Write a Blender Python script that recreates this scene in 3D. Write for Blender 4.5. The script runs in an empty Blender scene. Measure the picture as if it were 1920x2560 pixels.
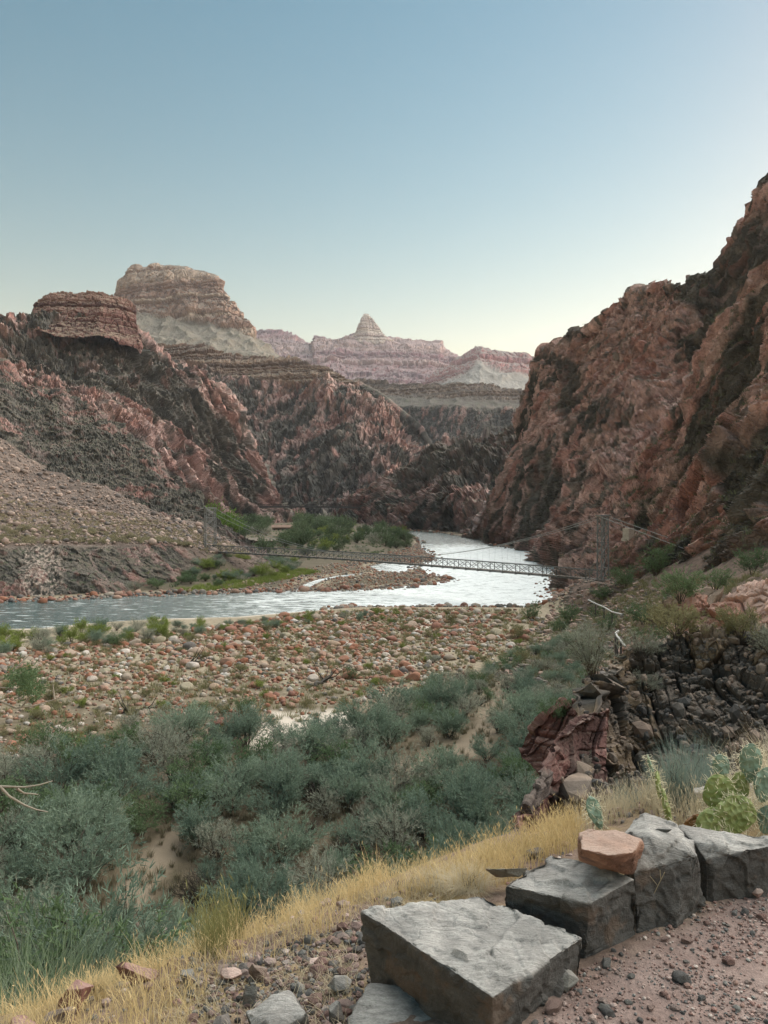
import bpy, bmesh, math, random
import numpy as np
from mathutils import Vector, Matrix

# ------------------------------------------------------------------ camera, sky, sun, exposure
SC = bpy.context.scene
COL = SC.collection
CAMZ = 22.0
F = 1925.0
cam_d = bpy.data.cameras.new('camera')
cam = bpy.data.objects.new('camera', cam_d)
COL.objects.link(cam)
cam.location = (0, 0, CAMZ)
cam.rotation_euler = (math.radians(90), 0, 0)
cam_d.sensor_fit = 'HORIZONTAL'
cam_d.sensor_width = 36.0
cam_d.lens = 36.0 * F / 1920.0
cam_d.shift_y = -15.0 / 1920.0 * 1.0
cam_d.clip_start = 0.05
cam_d.clip_end = 40000
SC.camera = cam

SUN_EL, SUN_AZ = math.radians(22), math.radians(56)     # azimuth clockwise from the view direction (+Y)
world = bpy.data.worlds.new('World')
SC.world = world
world.use_nodes = True
nt = world.node_tree
bg = nt.nodes['Background']
sky = nt.nodes.new('ShaderNodeTexSky')
sky.sky_type = 'NISHITA'
sky.sun_disc = False
sky.sun_elevation = SUN_EL
sky.sun_rotation = SUN_AZ
sky.air_density = 1.5
sky.dust_density = 0.5
sky.ozone_density = 1.0
sky.altitude = 700
hsv = nt.nodes.new('ShaderNodeHueSaturation')
hsv.inputs['Saturation'].default_value = 1.54
nt.links.new(sky.outputs[0], hsv.inputs['Color'])
wb = nt.nodes.new('ShaderNodeMix')        # white balance of the camera: the sky comes out pale teal to cream
wb.data_type = 'RGBA'; wb.blend_type = 'MULTIPLY'; wb.inputs[0].default_value = 1.0
wb.inputs[7].default_value = (0.70, 0.42, 0.29, 1)
nt.links.new(hsv.outputs[0], wb.inputs[6])
nt.links.new(wb.outputs[2], bg.inputs[0])
bg.inputs[1].default_value = 0.15
sd = bpy.data.lights.new('sun', 'SUN')
sun = bpy.data.objects.new('sun', sd)
COL.objects.link(sun)
sd.energy = 3.7
sd.angle = math.radians(140)
sd.color = (1.0, 0.93, 0.84)
dv = Vector((math.sin(SUN_AZ) * math.cos(SUN_EL), math.cos(SUN_AZ) * math.cos(SUN_EL), math.sin(SUN_EL)))
sun.rotation_euler = dv.to_track_quat('Z', 'Y').to_euler()
SC.view_settings.view_transform = 'Standard'
SC.view_settings.look = 'None'
SC.view_settings.gamma = 1.0
SC.view_settings.exposure = 1.45
SC.cycles.max_bounces = 5
SC.cycles.diffuse_bounces = 3
SC.cycles.glossy_bounces = 2
SC.cycles.transmission_bounces = 2
SC.cycles.transparent_max_bounces = 4
SC.cycles.volume_bounces = 0

# ------------------------------------------------------------------ noise
RNG = np.random.default_rng(7)
random.seed(7)
U32 = np.uint32
def _hash(ix, iy, iz, seed):
    n = ix.astype(U32) * U32(374761393) + iy.astype(U32) * U32(668265263) + iz.astype(U32) * U32(2246822519) + U32((seed * 3266489917) & 0xffffffff)
    n = (n ^ (n >> U32(13))) * U32(1274126177)
    n = (n ^ (n >> U32(15))) * U32(2654435761)
    return n ^ (n >> U32(16))
def gnoise(p, seed=0):
    """gradient noise, about -1..1; p is (N,3)"""
    p = np.asarray(p, dtype=np.float32)
    f0 = np.floor(p); fr = p - f0; i = f0.astype(np.int64)
    u = fr * fr * fr * (fr * (fr * 6 - 15) + 10)
    res = None
    out = {}
    for dx in (0, 1):
        for dy in (0, 1):
            for dz in (0, 1):
                h = _hash(i[:, 0] + dx, i[:, 1] + dy, i[:, 2] + dz, seed)
                gx = (h & U32(1023)).astype(np.float32) / 511.5 - 1
                gy = ((h >> U32(10)) & U32(1023)).astype(np.float32) / 511.5 - 1
                gz = ((h >> U32(20)) & U32(1023)).astype(np.float32) / 511.5 - 1
                out[dx, dy, dz] = gx * (fr[:, 0] - dx) + gy * (fr[:, 1] - dy) + gz * (fr[:, 2] - dz)
    lx = lambda a, b, t: a + (b - a) * t
    x00 = lx(out[0, 0, 0], out[1, 0, 0], u[:, 0]); x10 = lx(out[0, 1, 0], out[1, 1, 0], u[:, 0])
    x01 = lx(out[0, 0, 1], out[1, 0, 1], u[:, 0]); x11 = lx(out[0, 1, 1], out[1, 1, 1], u[:, 0])
    return lx(lx(x00, x10, u[:, 1]), lx(x01, x11, u[:, 1]), u[:, 2]) * 1.5
def fbm(p, octs=4, seed=0, gain=0.5, lac=2.03):
    r = 0; a = 1.0; s = 0
    for o in range(octs):
        r = r + a * gnoise(p * (lac ** o) + o * 17.3, seed + o); s += a; a *= gain
    return r / s
def ridged(p, octs=4, seed=0, gain=0.5, lac=2.07):
    r = 0; a = 1.0; s = 0; w = 1.0
    for o in range(octs):
        n = 1 - np.abs(gnoise(p * (lac ** o) + o * 11.7, seed + o)) * 1.6
        n = np.clip(n, 0, 1) ** 2
        r = r + a * n * w; s += a; w = np.clip(n * 1.6, 0, 1); a *= gain
    return r / s
def worley(p, seed=0):
    p = np.asarray(p, dtype=np.float32)
    f0 = np.floor(p); i = f0.astype(np.int64)
    N = len(p); best = np.full(N, 9e9, np.float32); sec = np.full(N, 9e9, np.float32)
    bv = np.zeros((N, 3), np.float32); bh = np.zeros(N, U32)
    for dx in (-1, 0, 1):
        for dy in (-1, 0, 1):
            for dz in (-1, 0, 1):
                h = _hash(i[:, 0] + dx, i[:, 1] + dy, i[:, 2] + dz, seed)
                c = np.stack([(h & U32(1023)), ((h >> U32(10)) & U32(1023)), ((h >> U32(20)) & U32(1023))], 1).astype(np.float32) / 1023
                v = p - (f0 + np.array([dx, dy, dz], np.float32) + c)
                d = (v * v).sum(1)
                m = d < best
                sec = np.where(m, best, np.minimum(sec, d))
                best = np.where(m, d, best)
                bv[m] = v[m]; bh = np.where(m, h, bh)
    bh = (bh ^ (bh >> U32(7))) * U32(2654435761); bh ^= bh >> U32(15)
    r = np.stack([(bh & U32(1023)), ((bh >> U32(10)) & U32(1023)), ((bh >> U32(20)) & U32(1023))], 1).astype(np.float32) / 511.5 - 1
    return np.sqrt(best), np.sqrt(sec), bv, r
def facet(p, seed=0, tilt=1.0):
    """every cell is a tilted flat face: broken rock; about -1..1"""
    f1, f2, v, r = worley(p, seed)
    return r[:, 0] * 0.5 + (v * r[:, [1, 2, 0]]).sum(1) * tilt, f2 - f1, r
def boxfacet(p, seed=0, tilt=0.3, jit=0.35):
    """squared joint blocks: rows of boxes of uneven width; returns offset about -1..1, distance to the joint, hashes"""
    p = np.asarray(p, np.float32)
    row = np.floor(p[:, 2]); rw = row.astype(np.int64)
    h0 = _hash(rw, rw * 0, rw * 0, seed); sh = (h0 & U32(1023)).astype(np.float32) / 1023
    q = np.stack([p[:, 0] + sh, p[:, 1] + sh * 0.7, p[:, 2]], 1)
    c = np.floor(q); ci = c.astype(np.int64); fr = q - c
    # some boxes join their neighbour
    hh = _hash(ci[:, 0] >> 1, ci[:, 1], ci[:, 2], seed + 5); j = (hh & U32(3)) == 0
    ci2 = ci.copy(); ci2[:, 0] = np.where(j, (ci[:, 0] >> 1) * 2, ci[:, 0])
    fx = np.where(j, (q[:, 0] - ci2[:, 0]) / 2, fr[:, 0])
    h = _hash(ci2[:, 0], ci2[:, 1], ci2[:, 2], seed + 9); h = (h ^ (h >> U32(9))) * U32(2654435761)
    r = np.stack([(h & U32(1023)), ((h >> U32(10)) & U32(1023)), ((h >> U32(20)) & U32(1023))], 1).astype(np.float32) / 511.5 - 1
    e = np.minimum(np.minimum(fx, 1 - fx) * np.where(j, 2, 1), np.minimum(fr[:, 2], 1 - fr[:, 2]))
    return r[:, 0] * 0.7 + ((fx - .5) * r[:, 1] + (fr[:, 2] - .5) * r[:, 2]) * tilt, e, r
def sstep(a, b, x):
    t = np.clip((x - a) / (b - a), 0, 1); return t * t * (3 - 2 * t)

# ------------------------------------------------------------------ mesh helpers
def link(o):
    COL.objects.link(o); return o
def mesh_np(name, verts, quads=None, tris=None, mat=None, smooth=True, attrs=None, parent=None, mats=None, fmat=None):
    verts = np.asarray(verts, np.float32)
    me = bpy.data.meshes.new(name)
    nq = 0 if quads is None else len(quads); ntr = 0 if tris is None else len(tris)
    me.vertices.add(len(verts)); me.vertices.foreach_set('co', verts.ravel())
    nl = nq * 4 + ntr * 3
    me.loops.add(nl); me.polygons.add(nq + ntr)
    li = []
    if nq: li.append(np.asarray(quads, np.int32).ravel())
    if ntr: li.append(np.asarray(tris, np.int32).ravel())
    me.loops.foreach_set('vertex_index', np.concatenate(li))
    ls = np.concatenate([np.arange(nq) * 4, nq * 4 + np.arange(ntr) * 3]).astype(np.int32)
    me.polygons.foreach_set('loop_start', ls)
    me.polygons.foreach_set('use_smooth', np.full(nq + ntr, smooth))
    if fmat is not None: me.polygons.foreach_set('material_index', np.asarray(fmat, np.int32))
    if mats:
        for m in mats: me.materials.append(m)
    elif mat: me.materials.append(mat)
    if attrs:
        for k, a in attrs.items():
            if a.ndim == 1:
                at = me.attributes.new(k, 'FLOAT', 'POINT'); at.data.foreach_set('value', a.astype(np.float32))
            else:
                at = me.attributes.new(k, 'FLOAT_COLOR', 'POINT')
                b = np.ones((len(a), 4), np.float32); b[:, :a.shape[1]] = a
                at.data.foreach_set('color', b.ravel())
    me.update(calc_edges=True)
    o = bpy.data.objects.new(name, me)
    if parent: o.parent = parent
    return link(o)
def grid_quads(nr, nc):
    a = np.arange(nr * nc).reshape(nr, nc)
    return np.stack([a[:-1, :-1], a[1:, :-1], a[1:, 1:], a[:-1, 1:]], -1).reshape(-1, 4)
def tag(o, label=None, cat=None, group=None, kind=None):
    if label: o['label'] = label
    if cat: o['category'] = cat
    if group: o['group'] = group
    if kind: o['kind'] = kind
    return o
def empty(name, loc=(0, 0, 0), rz=0.0):
    o = bpy.data.objects.new(name, None); o.location = loc; o.rotation_euler = (0, 0, rz); o.empty_display_size = 0.3
    return link(o)
def W(px, py, Y):
    """a pixel of the 1920 x 2560 photograph at depth Y -> a point in the world"""
    return np.array([(px - 960.0) / F * Y, Y, CAMZ - (py - 1265.0) / F * Y])
def proj(P):
    return 960 + F * P[:, 0] / P[:, 1], 1265 - F * (P[:, 2] - CAMZ) / P[:, 1]
def inpoly(x, y, poly):
    x = np.asarray(x, float); y = np.asarray(y, float)
    r = np.zeros(x.shape, bool); n = len(poly)
    for i in range(n):
        x1, y1 = poly[i]; x2, y2 = poly[(i + 1) % n]
        if y1 == y2: continue
        c = ((y1 > y) != (y2 > y)) & (x < (x2 - x1) * (y - y1) / (y2 - y1) + x1)
        r ^= c
    return r
def polydist(x, y, poly, closed=True):
    d = np.full(np.shape(x), 1e9); n = len(poly)
    for i in range(n if closed else n - 1):
        x1, y1 = poly[i]; x2, y2 = poly[(i + 1) % n]
        dx, dy = x2 - x1, y2 - y1; L = dx * dx + dy * dy + 1e-9
        t = np.clip(((x - x1) * dx + (y - y1) * dy) / L, 0, 1)
        d = np.minimum(d, np.hypot(x - x1 - t * dx, y - y1 - t * dy))
    return d

# ------------------------------------------------------------------ material helpers
def new_mat(name, rough=0.9, spec=0.25):
    m = bpy.data.materials.new(name); m.use_nodes = True
    b = m.node_tree.nodes['Principled BSDF']
    b.inputs['Roughness'].default_value = rough
    b.inputs['Specular IOR Level'].default_value = spec
    return m, m.node_tree, b
class NB:
    def __init__(s, nt): s.nt = nt
    def n(s, t, **kw):
        x = s.nt.nodes.new(t)
        for k, v in kw.items(): setattr(x, k, v)
        return x
    def link(s, a, b): s.nt.links.new(a, b)
    def obj(s, scale=(1, 1, 1), rot=(0, 0, 0)):
        tc = s.n('ShaderNodeTexCoord'); mp = s.n('ShaderNodeMapping')
        mp.inputs['Scale'].default_value = scale; mp.inputs['Rotation'].default_value = rot
        s.link(tc.outputs['Object'], mp.inputs[0]); return mp.outputs[0]
    def noise(s, vec, scale, detail=4, rough=0.55, dist=0.0):
        x = s.n('ShaderNodeTexNoise'); x.inputs['Scale'].default_value = scale
        x.inputs['Detail'].default_value = detail; x.inputs['Roughness'].default_value = rough; x.inputs['Distortion'].default_value = dist
        s.link(vec, x.inputs['Vector']); return x.outputs['Fac']
    def voro(s, vec, scale, feature='F1', out='Distance'):
        x = s.n('ShaderNodeTexVoronoi'); x.feature = feature; x.inputs['Scale'].default_value = scale
        s.link(vec, x.inputs['Vector']); return x.outputs[out]
    def ramp(s, fac, stops):
        x = s.n('ShaderNodeValToRGB'); e = x.color_ramp.elements
        while len(e) < len(stops): e.new(0.5)
        for k, (p, c) in enumerate(stops):
            e[k].position = p; e[k].color = (c if len(c) == 4 else (*c, 1)) if hasattr(c, '__len__') else (c, c, c, 1)
        s.link(fac, x.inputs[0]); return x.outputs[0]
    def mix(s, fac, a, b, mode='MIX'):
        x = s.n('ShaderNodeMix'); x.data_type = 'RGBA'; x.blend_type = mode
        for v, i in ((fac, 0), (a, 6), (b, 7)):
            if isinstance(v, (int, float)): x.inputs[i].default_value = v if i == 0 else (v, v, v, 1)
            elif isinstance(v, tuple): x.inputs[i].default_value = (*v, 1)
            else: s.link(v, x.inputs[i])
        return x.outputs[2]
    def math(s, op, a, b=None):
        x = s.n('ShaderNodeMath'); x.operation = op
        for v, i in ((a, 0), (b, 1)):
            if v is None: continue
            if isinstance(v, (int, float)): x.inputs[i].default_value = v
            else: s.link(v, x.inputs[i])
        return x.outputs[0]
    def attr(s, name, out='Fac'):
        x = s.n('ShaderNodeAttribute'); x.attribute_name = name; return x.outputs[out]
    def rand(s):
        return s.n('ShaderNodeObjectInfo').outputs['Random']
    def bump(s, h, strength, dist, bsdf, prev=None):
        x = s.n('ShaderNodeBump'); x.inputs['Strength'].default_value = strength; x.inputs['Distance'].default_value = dist
        s.link(h, x.inputs['Height'])
        if prev is not None: s.link(prev, x.inputs['Normal'])
        if bsdf is not None: s.link(x.outputs[0], bsdf.inputs['Normal'])
        return x.outputs[0]
def rock_mat(name, scale, bump_d, rough=0.92, var=0.35, rot=(0, 0, 0), st=(1, 1, 1), spec=0.2):
    """rock whose base colour comes from the geology attribute 'rock', broken up by procedural grain, cracks and bump"""
    m, t, b = new_mat(name, rough, spec); n = NB(t)
    v = n.obj(st, rot)
    g1 = n.noise(v, scale, 6, 0.65); g2 = n.noise(v, scale * 6, 5, 0.7)
    g = n.ramp(n.math('ADD', n.math('MULTIPLY', g1, 0.55), n.math('MULTIPLY', g2, 0.45)), [(0.30, 1 - var * 1.3), (0.5, 1.0), (0.70, 1 + var)])
    col = n.mix(1.0, n.attr('rock', 'Color'), g, 'MULTIPLY')
    n.link(col, b.inputs['Base Color'])
    vr = n.voro(v, scale * 2.5, 'DISTANCE_TO_EDGE')
    h = n.math('ADD', n.math('MULTIPLY', g2, 0.6), n.math('MULTIPLY', n.math('MINIMUM', vr, 0.15), 2.0))
    n.bump(h, 0.7, bump_d, b)
    return m

# ------------------------------------------------------------------ water outline (from the shorelines, at z = 0)
def shore(px, py):
    Y = CAMZ * F / (py - 1265.0)
    return ((px - 960.0) / F * Y, Y)
near_bank = [(-700, 1600), (-200, 1578), (98, 1573), (231, 1560), (405, 1549), (579, 1545), (723, 1533), (868, 1523), (960, 1521), (1307, 1521), (1400, 1503),
             (1368, 1472), (1382, 1450), (1388, 1431), (1378, 1402), (1345, 1389), (1307, 1374), (1238, 1364), (1189, 1347), (1105, 1333), (989, 1324), (955, 1320)]
far_bank = [(955, 1323), (1000, 1334), (1030, 1342), (1050, 1354), (1055, 1374), (1080, 1388), (1090, 1400), (1050, 1408), (1035, 1420), (1076, 1440), (1134, 1450), (1076, 1460), (960, 1471),
            (840, 1477), (694, 1478), (405, 1486), (289, 1490), (174, 1498), (0, 1504), (-250, 1512), (-700, 1530)]
WATER = [shore(*p) for p in near_bank + far_bank]
POND = [shore(*p) for p in [(925, 1416), (960, 1408), (1030, 1413), (1045, 1420), (1000, 1432), (950, 1430)]]
CREEK = [shore(*p) for p in [(800, 1448), (850, 1439), (905, 1434), (905, 1437), (855, 1443), (806, 1452), (785, 1462), (760, 1479), (735, 1480), (760, 1462)]]
FARW = [shore(*p) for p in [(760, 1309), (800, 1302), (905, 1301), (900, 1305), (870, 1311), (800, 1312)]]
def water_sd(x, y):
    d = np.minimum.reduce([polydist(x, y, q) for q in (WATER, POND, CREEK, FARW)])
    ins = inpoly(x, y, WATER) | inpoly(x, y, POND) | inpoly(x, y, CREEK) | inpoly(x, y, FARW)
    return np.where(ins, -d, d)
FOOT = [(3, -30), (3, 14), (6.5, 24), (11, 38), (17, 55), (25, 80), (31, 110), (37, 140), (44, 165), (60, 235), (76, 330), (74, 400), (64, 530), (50, 640)]
def foot_x(y): return np.interp(y, [p[1] for p in FOOT], [p[0] for p in FOOT])
WN = np.array([-0.62, 0.785])          # across the boulder wall, towards the valley
def wall_s(x, y): return (x - 0.36) * WN[0] + (y - 2.45) * WN[1]
def ground_z(x, y, detail=True):
    x = np.asarray(x, float); y = np.asarray(y, float)
    P = np.stack([x, y, np.zeros_like(x)], -1)
    r = np.hypot(x, y)
    sdw = water_sd(x, y)
    n1 = gnoise(P / 14.0, 3); n2 = gnoise(P / 4.0, 4); n3 = gnoise(P / 45.0, 5)
    land = np.clip(sdw, 0, None)
    cap = np.where(y < 175, 2.6, np.where(y < 300, 2.2, 3.0))
    z = 0.10 + cap * (1 - np.exp(-land / np.where(y < 175, 14.0, 26.0))) + (n1 * 0.35 + n2 * 0.12 + n3 * 0.5) * sstep(1, 14, land)
    z = np.where(sdw < 0, -0.25 + sdw * 0.25, z)
    z = np.maximum(z, -3.0)
    # right bank hillside
    d = x - foot_x(y)
    hill = 2.2 + 0.62 * np.clip(d, 0, 60) * (1 + 0.25 * n1) + n2 * 0.3
    hill = np.where(y > 185, -50, hill)
    # shelf that carries the bridge tower
    z = np.where(d > 0, np.maximum(z, np.minimum(hill, 40)), z)
    ds = np.hypot(x - 45.5, y - 150)
    z = np.where(ds < 20, z + (np.maximum(z, np.minimum(7.2, 7.2 - (ds - 7) * 0.7)) - z), z)
    # left bank rise below the left tower
    dl = np.hypot(x + 60, (y - 238) * 0.8)
    z = np.where(dl < 40, np.maximum(z, 7.4 - np.clip(dl - 9, 0, 99) * 0.45 + n2 * 0.3), z)
    # hillside under the camera: path, rubble shelf, then a steep slope to the flat
    s = wall_s(x, y)
    edge = 1.95 + 0.25 * gnoise(P / 1.7, 9) + 0.15 * gnoise(P / 0.6, 10) - np.clip(x - 0.6, 0, 2.2) * 0.5
    q = np.clip(s, 0, None)
    zt = 20.35 - 0.30 * np.minimum(q, edge) - 0.78 * np.clip(q - edge, 0, None) * (1 + 0.12 * n2)
    zt = zt + 0.06 * np.clip(-s - 1.2, 0, 30)
    if detail:
        zt = zt + (0.030 * fbm(P / 0.5, 3, 12) + 0.010 * gnoise(P / 0.09, 15)) * np.where(s > 0.1, 1.6, 0.55) * np.exp(-r / 40)
    z = np.maximum(z, zt)
    return z
def gz(x, y):
    return float(ground_z(np.array([x]), np.array([y]))[0])

# ------------------------------------------------------------------ ground: one polar sheet round the camera
th = np.concatenate([np.linspace(-180, -34, 60)[:-1], np.linspace(-34, 34, 900), np.linspace(34, 180, 60)[1:]])
rr = np.concatenate([[0.02, 0.3], np.geomspace(0.8, 320, 800), np.geomspace(330, 12000, 60)])
R_, T_ = np.meshgrid(rr, np.radians(th), indexing='ij')
gx = (R_ * np.sin(T_)).ravel(); gy = (R_ * np.cos(T_)).ravel()
gzv = ground_z(gx, gy)
gP = np.stack([gx, gy, gzv], 1)
sdw = water_sd(gx, gy); ws = wall_s(gx, gy)
gpx, gpy = 960 + F * gx / np.maximum(gy, .1), 1265 + F * (CAMZ - gzv) / np.maximum(gy, .1)
gn = fbm(gP / 9.0, 4, 21); gn2 = fbm(gP / 2.2, 3, 25)
slope_near = (ws < 1.9  + 6) & (gzv > 12)
path = sstep(0.06, -0.12, ws) * (np.hypot(gx, gy) < 30)
shelf = np.where((ws > -0.1) & (gzv > 8) & (gy < 30), 1.0, 0.0)
wet = sstep(2.2, 0.2, sdw) * (gzv < 2.5)
sandband = (gy < 175) * (gx < -3 + 0 * gx) * sstep(9.5, 5.5, sdw + gn * 2.5) * (sdw > -1)
sandpatch = np.zeros(len(gx))
for poly in ([(690, 1800), (860, 1785), (880, 1815), (700, 1850), (640, 1860)], [(1040, 1570), (1060, 1560)] * 2):
    sandpatch = np.maximum(sandpatch, sstep(26, 4, polydist(gpx, gpy, poly) * np.where(inpoly(gpx, gpy, poly), -.6, 1) + gn * 24 + gn2 * 26))
trail = np.maximum(sstep(45, 10, polydist(gpx, gpy, [(560, 1830), (430, 1900), (480, 2060), (380, 2160), (330, 2240)], False) + gn * 30),
                   sstep(40, 8, polydist(gpx, gpy, [(1290, 1700), (1240, 1780), (1190, 1860), (1080, 1900), (960, 1950), (930, 2000)], False) + gn * 30)) * (gy > 30)
zone = np.stack([path, shelf, np.clip(sandband + sandpatch, 0, 1)], 1)
zone2 = np.stack([wet, trail, np.maximum(sstep(1600, 1900, gpy) * (gzv < 8) * (gy > 20), (gy > 175) * sstep(3, 9, sdw) * 0.9)], 1)
slope = ((gx > foot_x(gy) - 4 + 3 * gn) & (gy < 186) & (ws > 3)).astype(float)
def ground_mat():
    m, t, b = new_mat('ground', 0.96, 0.1); n = NB(t)
    v = n.obj()
    zc = n.n('ShaderNodeSeparateColor'); n.link(n.attr('zone', 'Color'), zc.inputs[0])
    z2 = n.n('ShaderNodeSeparateColor'); n.link(n.attr('zone2', 'Color'), z2.inputs[0])
    big = n.noise(v, 0.15, 5, 0.6); mid = n.noise(v, 1.3, 6, 0.7); fine = n.noise(v, 22, 6, 0.75)
    bar = n.mix(n.ramp(mid, [(0.35, 0), (0.65, 1)]), (0.21, 0.17, 0.115), (0.40, 0.34, 0.25))
    flat = n.mix(n.ramp(mid, [(0.3, 0), (0.7, 1)]), (0.085, 0.07, 0.047), (0.155, 0.125, 0.085))
    sand = n.mix(fine, (0.52, 0.45, 0.37), (0.60, 0.54, 0.46))
    pathc = n.mix(n.ramp(n.noise(v, 4, 6, 0.7), [(0.35, 0), (0.65, 1)]), (0.215, 0.155, 0.135), (0.33, 0.255, 0.225))
    shelfc = n.mix(n.ramp(fine, [(0.35, 0), (0.65, 1)]), (0.15, 0.11, 0.085), (0.27, 0.20, 0.16))
    shelfc = n.mix(n.ramp(n.noise(v, 2.0, 4), [(0.42, 0), (0.6, 1)]), shelfc, (0.30, 0.23, 0.12))
    c = n.mix(z2.outputs[2], bar, flat)
    far = n.attr('farbank'); c = n.mix(far, c, n.mix(n.ramp(mid, [(0.35, 0), (0.65, 1)]), (0.085, 0.08, 0.05), (0.17, 0.135, 0.10)))
    c = n.mix(z2.outputs[1], c, n.mix(mid, (0.20, 0.16, 0.115), (0.28, 0.23, 0.17)))
    c = n.mix(n.attr('slope'), c, n.mix(n.ramp(n.noise(v, .6, 6, .75), [(0.4, 0), (0.6, 1)]), (0.095, 0.075, 0.06), (0.20, 0.14, 0.115)))
    c = n.mix(zc.outputs[2], c, sand)
    c = n.mix(z2.outputs[0], c, (0.16, 0.125, 0.10))
    c = n.mix(zc.outputs[1], c, shelfc)
    c = n.mix(zc.outputs[0], c, pathc)
    c = n.mix(1.0, c, n.ramp(n.noise(v, 60, 5, 0.8), [(0.3, 0.72), (0.7, 1.25)]), 'MULTIPLY')
    n.link(c, b.inputs['Base Color'])
    h = n.math('ADD', n.math('MULTIPLY', fine, 0.02), n.math('MULTIPLY', n.noise(v, 90, 4, 0.8), 0.006))
    n.bump(h, 0.8, 1.0, b)
    return m
g = mesh_np('ground', gP, grid_quads(len(rr), len(th)), mat=ground_mat(), attrs={'zone': zone, 'zone2': zone2, 'slope': slope, 'farbank': (gy > 175) * sstep(2, 7, sdw)})
tag(g, 'sandy valley floor, river bars and rubbly foreground slope', 'ground', kind='structure')

# ------------------------------------------------------------------ water
def water_mat():
    m, t, b = new_mat('river_water', 0.12, 0.5); n = NB(t)
    v = n.obj()
    b.inputs['IOR'].default_value = 1.333
    rip = n.noise(n.obj((0.35, 1.0, 1.0), (0, 0, 0.5)), 1.6, 5, 0.62, 0.6)
    chop = n.noise(v, 0.42, 4, 0.6, 0.8)
    rap = n.attr('rapid')
    foamn = n.noise(n.obj((0.22, 1.0, 1.0), (0, 0, 0.35)), 0.9, 6, 0.72, 0.5)
    foam = n.ramp(n.math('ADD', foamn, n.math('MULTIPLY', rap, 0.20)), [(0.56, 0), (0.68, 1)])
    col = n.mix(foam, n.mix(rap, (0.040, 0.078, 0.074), (0.20, 0.245, 0.24)), (0.74, 0.78, 0.77))
    n.link(col, b.inputs['Base Color'])
    n.link(n.math('ADD', n.math('MULTIPLY', rap, 0.22), n.math('ADD', n.math('MULTIPLY', foam, 0.4), 0.10)), b.inputs['Roughness'])
    h = n.math('ADD', n.math('MULTIPLY', rip, 0.5), chop)
    n.bump(h, 0.75, 0.8, b)
    return m
wm = water_mat()
def water_sheet(name, poly, step, label, margin=1.5):
    xs = [p[0] for p in poly]; ys = [p[1] for p in poly]
    ys_ = [min(ys) - margin]
    while ys_[-1] < max(ys) + margin: ys_.append(ys_[-1] + step * max(1.0, ys_[-1] / 170))
    ux = np.linspace(min(xs) - margin, max(xs) + margin, int((max(xs) - min(xs)) / step) + 2)
    X, Y = np.meshgrid(ux, ys_, indexing='xy')
    x = X.ravel(); y = Y.ravel()
    P = np.stack([x, y, 0 * x], 1)
    keep = inpoly(x, y, poly) | (polydist(x, y, poly) < margin + step)
    px, py = 960 + F * x / y, 1265 + F * CAMZ / y
    rap = np.clip(sstep(900, 1180, px) * sstep(1350, 1380, py) + 0.75 * sstep(350, 1000, px) * sstep(1380, 1470, py) + 0.25 * fbm(P / 25, 3, 41), 0, 1)
    rap *= 1 - 0.8 * sstep(1365, 1350, py) * (px > 1000)
    wv = ridged(P * np.array([0.28, .75, 1]) / 1.2, 3, 44)
    z = 0.02 + (0.05 + 0.22 * rap) * (wv - 0.35)
    q = grid_quads(len(ys_), len(ux)); q = q[keep[q].all(1)]
    used = np.unique(q); mp = np.zeros(len(x), int); mp[used] = np.arange(len(used))
    V = np.stack([x, y, z], 1)[used]
    o = mesh_np(name, V, mp[q], mat=wm, attrs={'rapid': rap[used]})
    return tag(o, label, 'river', kind='structure')
water_sheet('river', WATER, 0.7, 'teal river with silver rapids bending through the gorge')
water_sheet('pond', POND, 1.0, 'still brown backwater on the gravel bar', 0.8)
water_sheet('creek', CREEK, 0.7, 'small white creek running over the gravel bar', 0.6)
water_sheet('far_river', FARW, 4.0, 'far reach of the river below the distant dark bridge', 4)

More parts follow.
